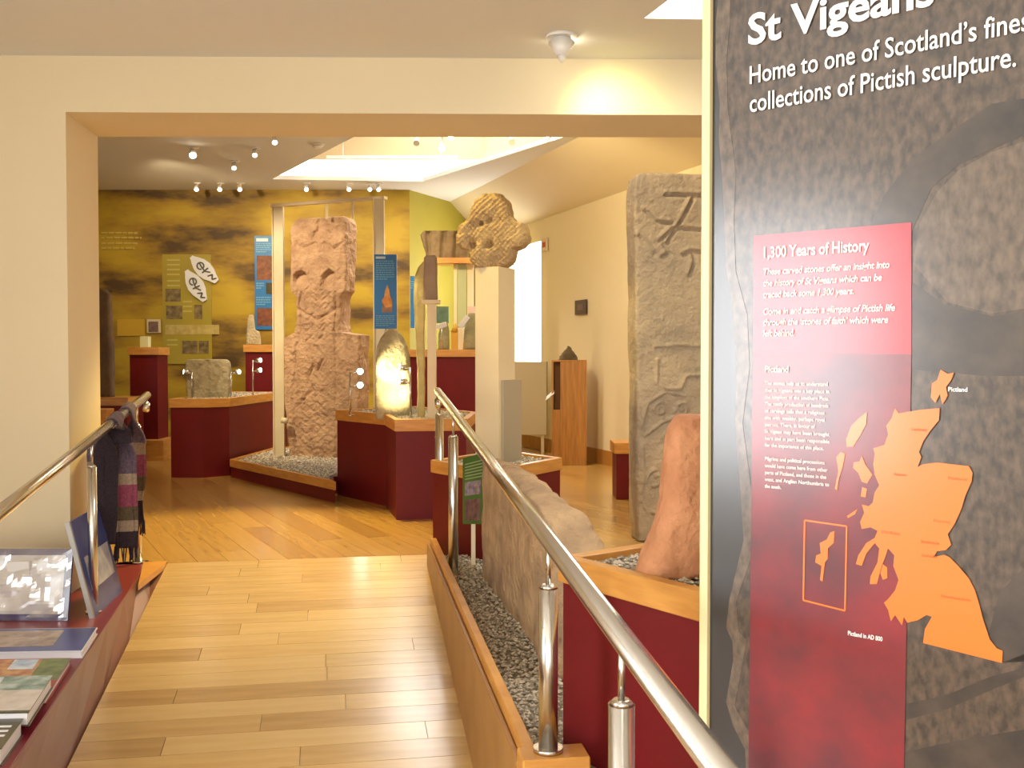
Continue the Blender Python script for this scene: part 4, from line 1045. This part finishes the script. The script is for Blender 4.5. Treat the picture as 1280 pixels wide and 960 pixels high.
def flat(nm, pts, layer, m, par=None):
    P = [bp_(*q) if len(q) == 2 else q[:2] for q in pts]
    P3 = [Vector((s, -.0008*layer, z-LOW)) for s, z in P]
    tri = geometry.tessellate_polygon([[Vector((p.x,p.z,0)) for p in P3]])
    n = len(P3); vs = P3 + [p+Vector((0,.0006,0)) for p in P3]
    fs = [tuple(f) for f in tri] + [(i,(i+1)%n,n+(i+1)%n,n+i) for i in range(n)]
    return link(nm, mesh(vs, fs), m, par or t)
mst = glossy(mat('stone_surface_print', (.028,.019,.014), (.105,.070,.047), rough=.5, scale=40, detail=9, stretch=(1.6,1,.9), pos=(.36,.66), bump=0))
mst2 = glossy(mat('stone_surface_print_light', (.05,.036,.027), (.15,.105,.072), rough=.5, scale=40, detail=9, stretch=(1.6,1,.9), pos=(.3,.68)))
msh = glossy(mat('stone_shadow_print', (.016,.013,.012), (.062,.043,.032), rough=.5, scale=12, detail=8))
left = [(900,-120),(898,0),(895,30),(895,80),(900,130),(899,175),(903,220),(906,280),(902,262),(908,335),(917,391),(921,466),(919,530),(925,600),(930,675),(921,712),(912,750),(908,784),(916,802),(917,825),(908,877),(917,907),(932,937),(934,1010)]
left.pop(8)
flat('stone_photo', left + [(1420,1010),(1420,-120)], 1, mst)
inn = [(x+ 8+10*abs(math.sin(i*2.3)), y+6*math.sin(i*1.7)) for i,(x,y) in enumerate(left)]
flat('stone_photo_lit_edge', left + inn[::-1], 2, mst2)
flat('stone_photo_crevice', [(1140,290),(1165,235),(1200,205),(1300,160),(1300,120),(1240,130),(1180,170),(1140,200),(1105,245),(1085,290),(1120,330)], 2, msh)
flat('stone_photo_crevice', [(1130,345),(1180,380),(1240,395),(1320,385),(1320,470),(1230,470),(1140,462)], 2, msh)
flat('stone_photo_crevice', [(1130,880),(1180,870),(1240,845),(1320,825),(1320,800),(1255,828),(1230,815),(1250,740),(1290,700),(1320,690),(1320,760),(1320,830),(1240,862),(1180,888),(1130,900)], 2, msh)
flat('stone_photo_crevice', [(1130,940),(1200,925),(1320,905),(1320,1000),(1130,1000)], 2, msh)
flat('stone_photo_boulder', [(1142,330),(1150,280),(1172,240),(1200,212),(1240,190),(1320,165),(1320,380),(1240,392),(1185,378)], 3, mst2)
mr1 = glossy(mat('crimson_print', (.42,.008,.028), (.37,.007,.024), rough=.45, scale=3))
mr2 = glossy(mat('dark_crimson_print', (.10,.005,.018), (.24,.006,.016), rough=.45, scale=6, detail=6))
flat('crimson_block', [(943,295),(1140,278),(1140,443),(942,440)], 4, mr1)
flat('dark_crimson_block', [(942,440),(1140,443),(1130,1000),(936,1000)], 4, mr2)
mor = glossy(mat('orange_print', (.80,.18,.010), rough=.45))
def z7(L_): return [(980+.4375*x, 440+.4375*y) for x,y in L_]
main = [(320,160),(330,175),(390,165),(447,160),(445,195),(420,225),(400,255),(388,285),(395,300),(384,328),(400,320),(440,315),(500,322),(530,325),(541,345),(538,370),(520,410),(510,445),(490,490),(470,520),(480,550),(465,565),(440,568),(430,585),(460,578),(475,585),(500,610),(530,645),(548,680),(560,720),(570,760),(590,820),(610,845),(627,852),(625,887),(400,830),(405,790),(425,755),(410,750),(385,765),(355,772),(345,755),(340,780),(320,750),(308,768),(300,735),(288,715),(300,705),(320,680),(330,650),(315,610),(318,580),(300,560),(292,585),(282,610),(268,662),(248,662),(250,640),(270,600),(275,560),(262,545),(238,575),(225,610),(208,605),(215,580),(238,545),(262,530),(270,510),(250,500),(225,505),(220,485),(232,458),(225,435),(245,440),(256,430),(262,400),(275,380),(262,350),(258,320),(262,290),(258,275),(290,265),(300,235),(295,210),(310,190)]
flat('map_mainland', z7(main), 6, mor)
for L_ in ([(240,170),(238,205),(220,240),(200,270),(182,270),(180,250),(195,210),(215,190)], [(165,285),(178,290),(170,330),(160,360),(155,395),(148,390),(158,340),(152,300)], [(225,295),(235,320),(255,350),(240,375),(225,370),(215,345),(200,330),(202,315),(218,312)],
           [(450,50),(470,62),(488,58),(480,80),(465,100),(470,125),(455,150),(448,120),(435,145),(422,130),(425,90),(440,80)], [(135,515),(147,510),(145,545),(128,560),(128,590),(120,600),(113,655),(106,650),(110,610),(92,600),(95,580),(108,575),(105,545),(125,535)], [(285,605),(298,615),(298,645),(285,650),(278,630)], [(182,468),(212,448),(206,462),(186,474)], [(226,385),(240,390),(236,415),(222,412)]):
    flat('map_island', z7(L_), 6, mor)
for a_, b_ in (((62,480),(182,497)),((182,497),(177,738)),((177,738),(58,708)),((58,708),(62,480))):
    (x0,y0),(x1,y1) = z7([a_,b_]); dx, dy = x1-x0, y1-y0; l_ = math.hypot(dx,dy); nx_, ny_ = -dy/l_*1.0, dx/l_*1.0
    flat('map_inset_border', [(x0-nx_,y0-ny_),(x1-nx_,y1-ny_),(x1+nx_,y1+ny_),(x0+nx_,y0+ny_)], 6, mor)
mwh = mat('white_lettering', (.92,.91,.88), rough=.5)
mrd = mat('rust_lettering', (.5,.10,.01), rough=.5)
def btext(body, px, py, px2, pxh, bold=.0, m=mwh, shear=0, width=True, nm='lettering', py2=None):
    """baseline start px,py ; end px2 (right edge) ; pxh = cap height in pixels at start"""
    s0, z0_ = bp_(px,py); s1, _ = bp_(px2, py if py2 is None else py2); _, zc = bp_(px, py-pxh)
    cap = zc-z0_; size = cap/.72
    me = text_mesh(body, size, bold*size, shear, width=(s1-s0) if width else None)
    o = link(nm, me, m, t); o.rotation_euler = (math.pi/2,0,0); o.location = (s0, -.0053, z0_-LOW); return o
btext('St Vigeans', 936, 57, 1168, 38, .024, py2=-14)
btext('Home to one of Scotland\u2019s finest', 937, 106, 1298, 23, .008, py2=34)
btext('collections of Pictish sculpture.', 938, 141, 1270, 23, .008, py2=75)
btext('1,300 Years of History', 954, 323, 1085, 14, .022, py2=318)
for i, (b, x2) in enumerate((('These carved stones offer an insight into',1112),('the history of St Vigeans which can be',1103),('traced back some 1,300 years.',1068))): btext(b, 955, 344+i*14.2, x2, 8.2, .02, shear=.2)
for i, (b, x2) in enumerate((('Come in and catch a glimpse of Pictish life',1119),('through the \u2018stones of faith\u2019 which were',1111),('left behind.',994))): btext(b, 955, 393.5+i*13.5, x2, 8.2, .02, shear=.2)
btext('Pictland', 957, 465, 987, 8, .02, shear=.1)
para = ['The stones help us to understand','that St Vigeans was a key place in','the kingdom of the southern Picts.','The costly production of hundreds','of carvings tells that a religious','site with wealthy, perhaps royal','patrons. There, in favour of','St Vigean may have been brought','here and in part been responsible','for the importance of this place.','','Pilgrims and political processions','would have come here from other','parts of Pictland, and those in the','west, and Anglian Northumbria to','the south.']
ends = [1036,1038,1038,1037,1032,1032,1020,1038,1038,1031,0,1032,1036,1034,1038,978]
for i, b in enumerate(para):
    if b: btext(b, 957.5, 481+i*8.55, ends[i], 4.6, .012)
btext('Pictland in AD 800', 1061, 793, 1104, 5.5, .02, py2=802)
btext('Pictland', 1186, 489, 1210, 5.5, .02)
for b, x, y, x2 in (('Caithness',1140,538,1160),('Atlantic',1118,594,1135),('Pictland',1186,599,1209),('Fortriu',1168,652,1188),('Dal Riata',1103,666,1126),('Strathclyde',1152,678,1175),('Gododdin',1153,695,1172),('Northumbria',1177,746,1214)): btext(b, x, y, x2, 4, .0, mrd)

# ================================================================ GROUPS OF REPEATS
GR = {'spotlight':'spotlights on and under the ceilings', 'book':'books lying on the ledge', 'carved stone':'carved stones on display', 'display plinth':'oak rimmed maroon plinths',
      'pedestal':'oak topped maroon pedestals', 'display lamp':'thin lamp stands on the plinths', 'banner':'blue hanging banners'}
for o in list(SC.objects):
    c = o.get('category')
    if o.parent is None and c in GR and o.name != 'exhibition_banner' and not o.get('group'): o['group'] = GR[c]
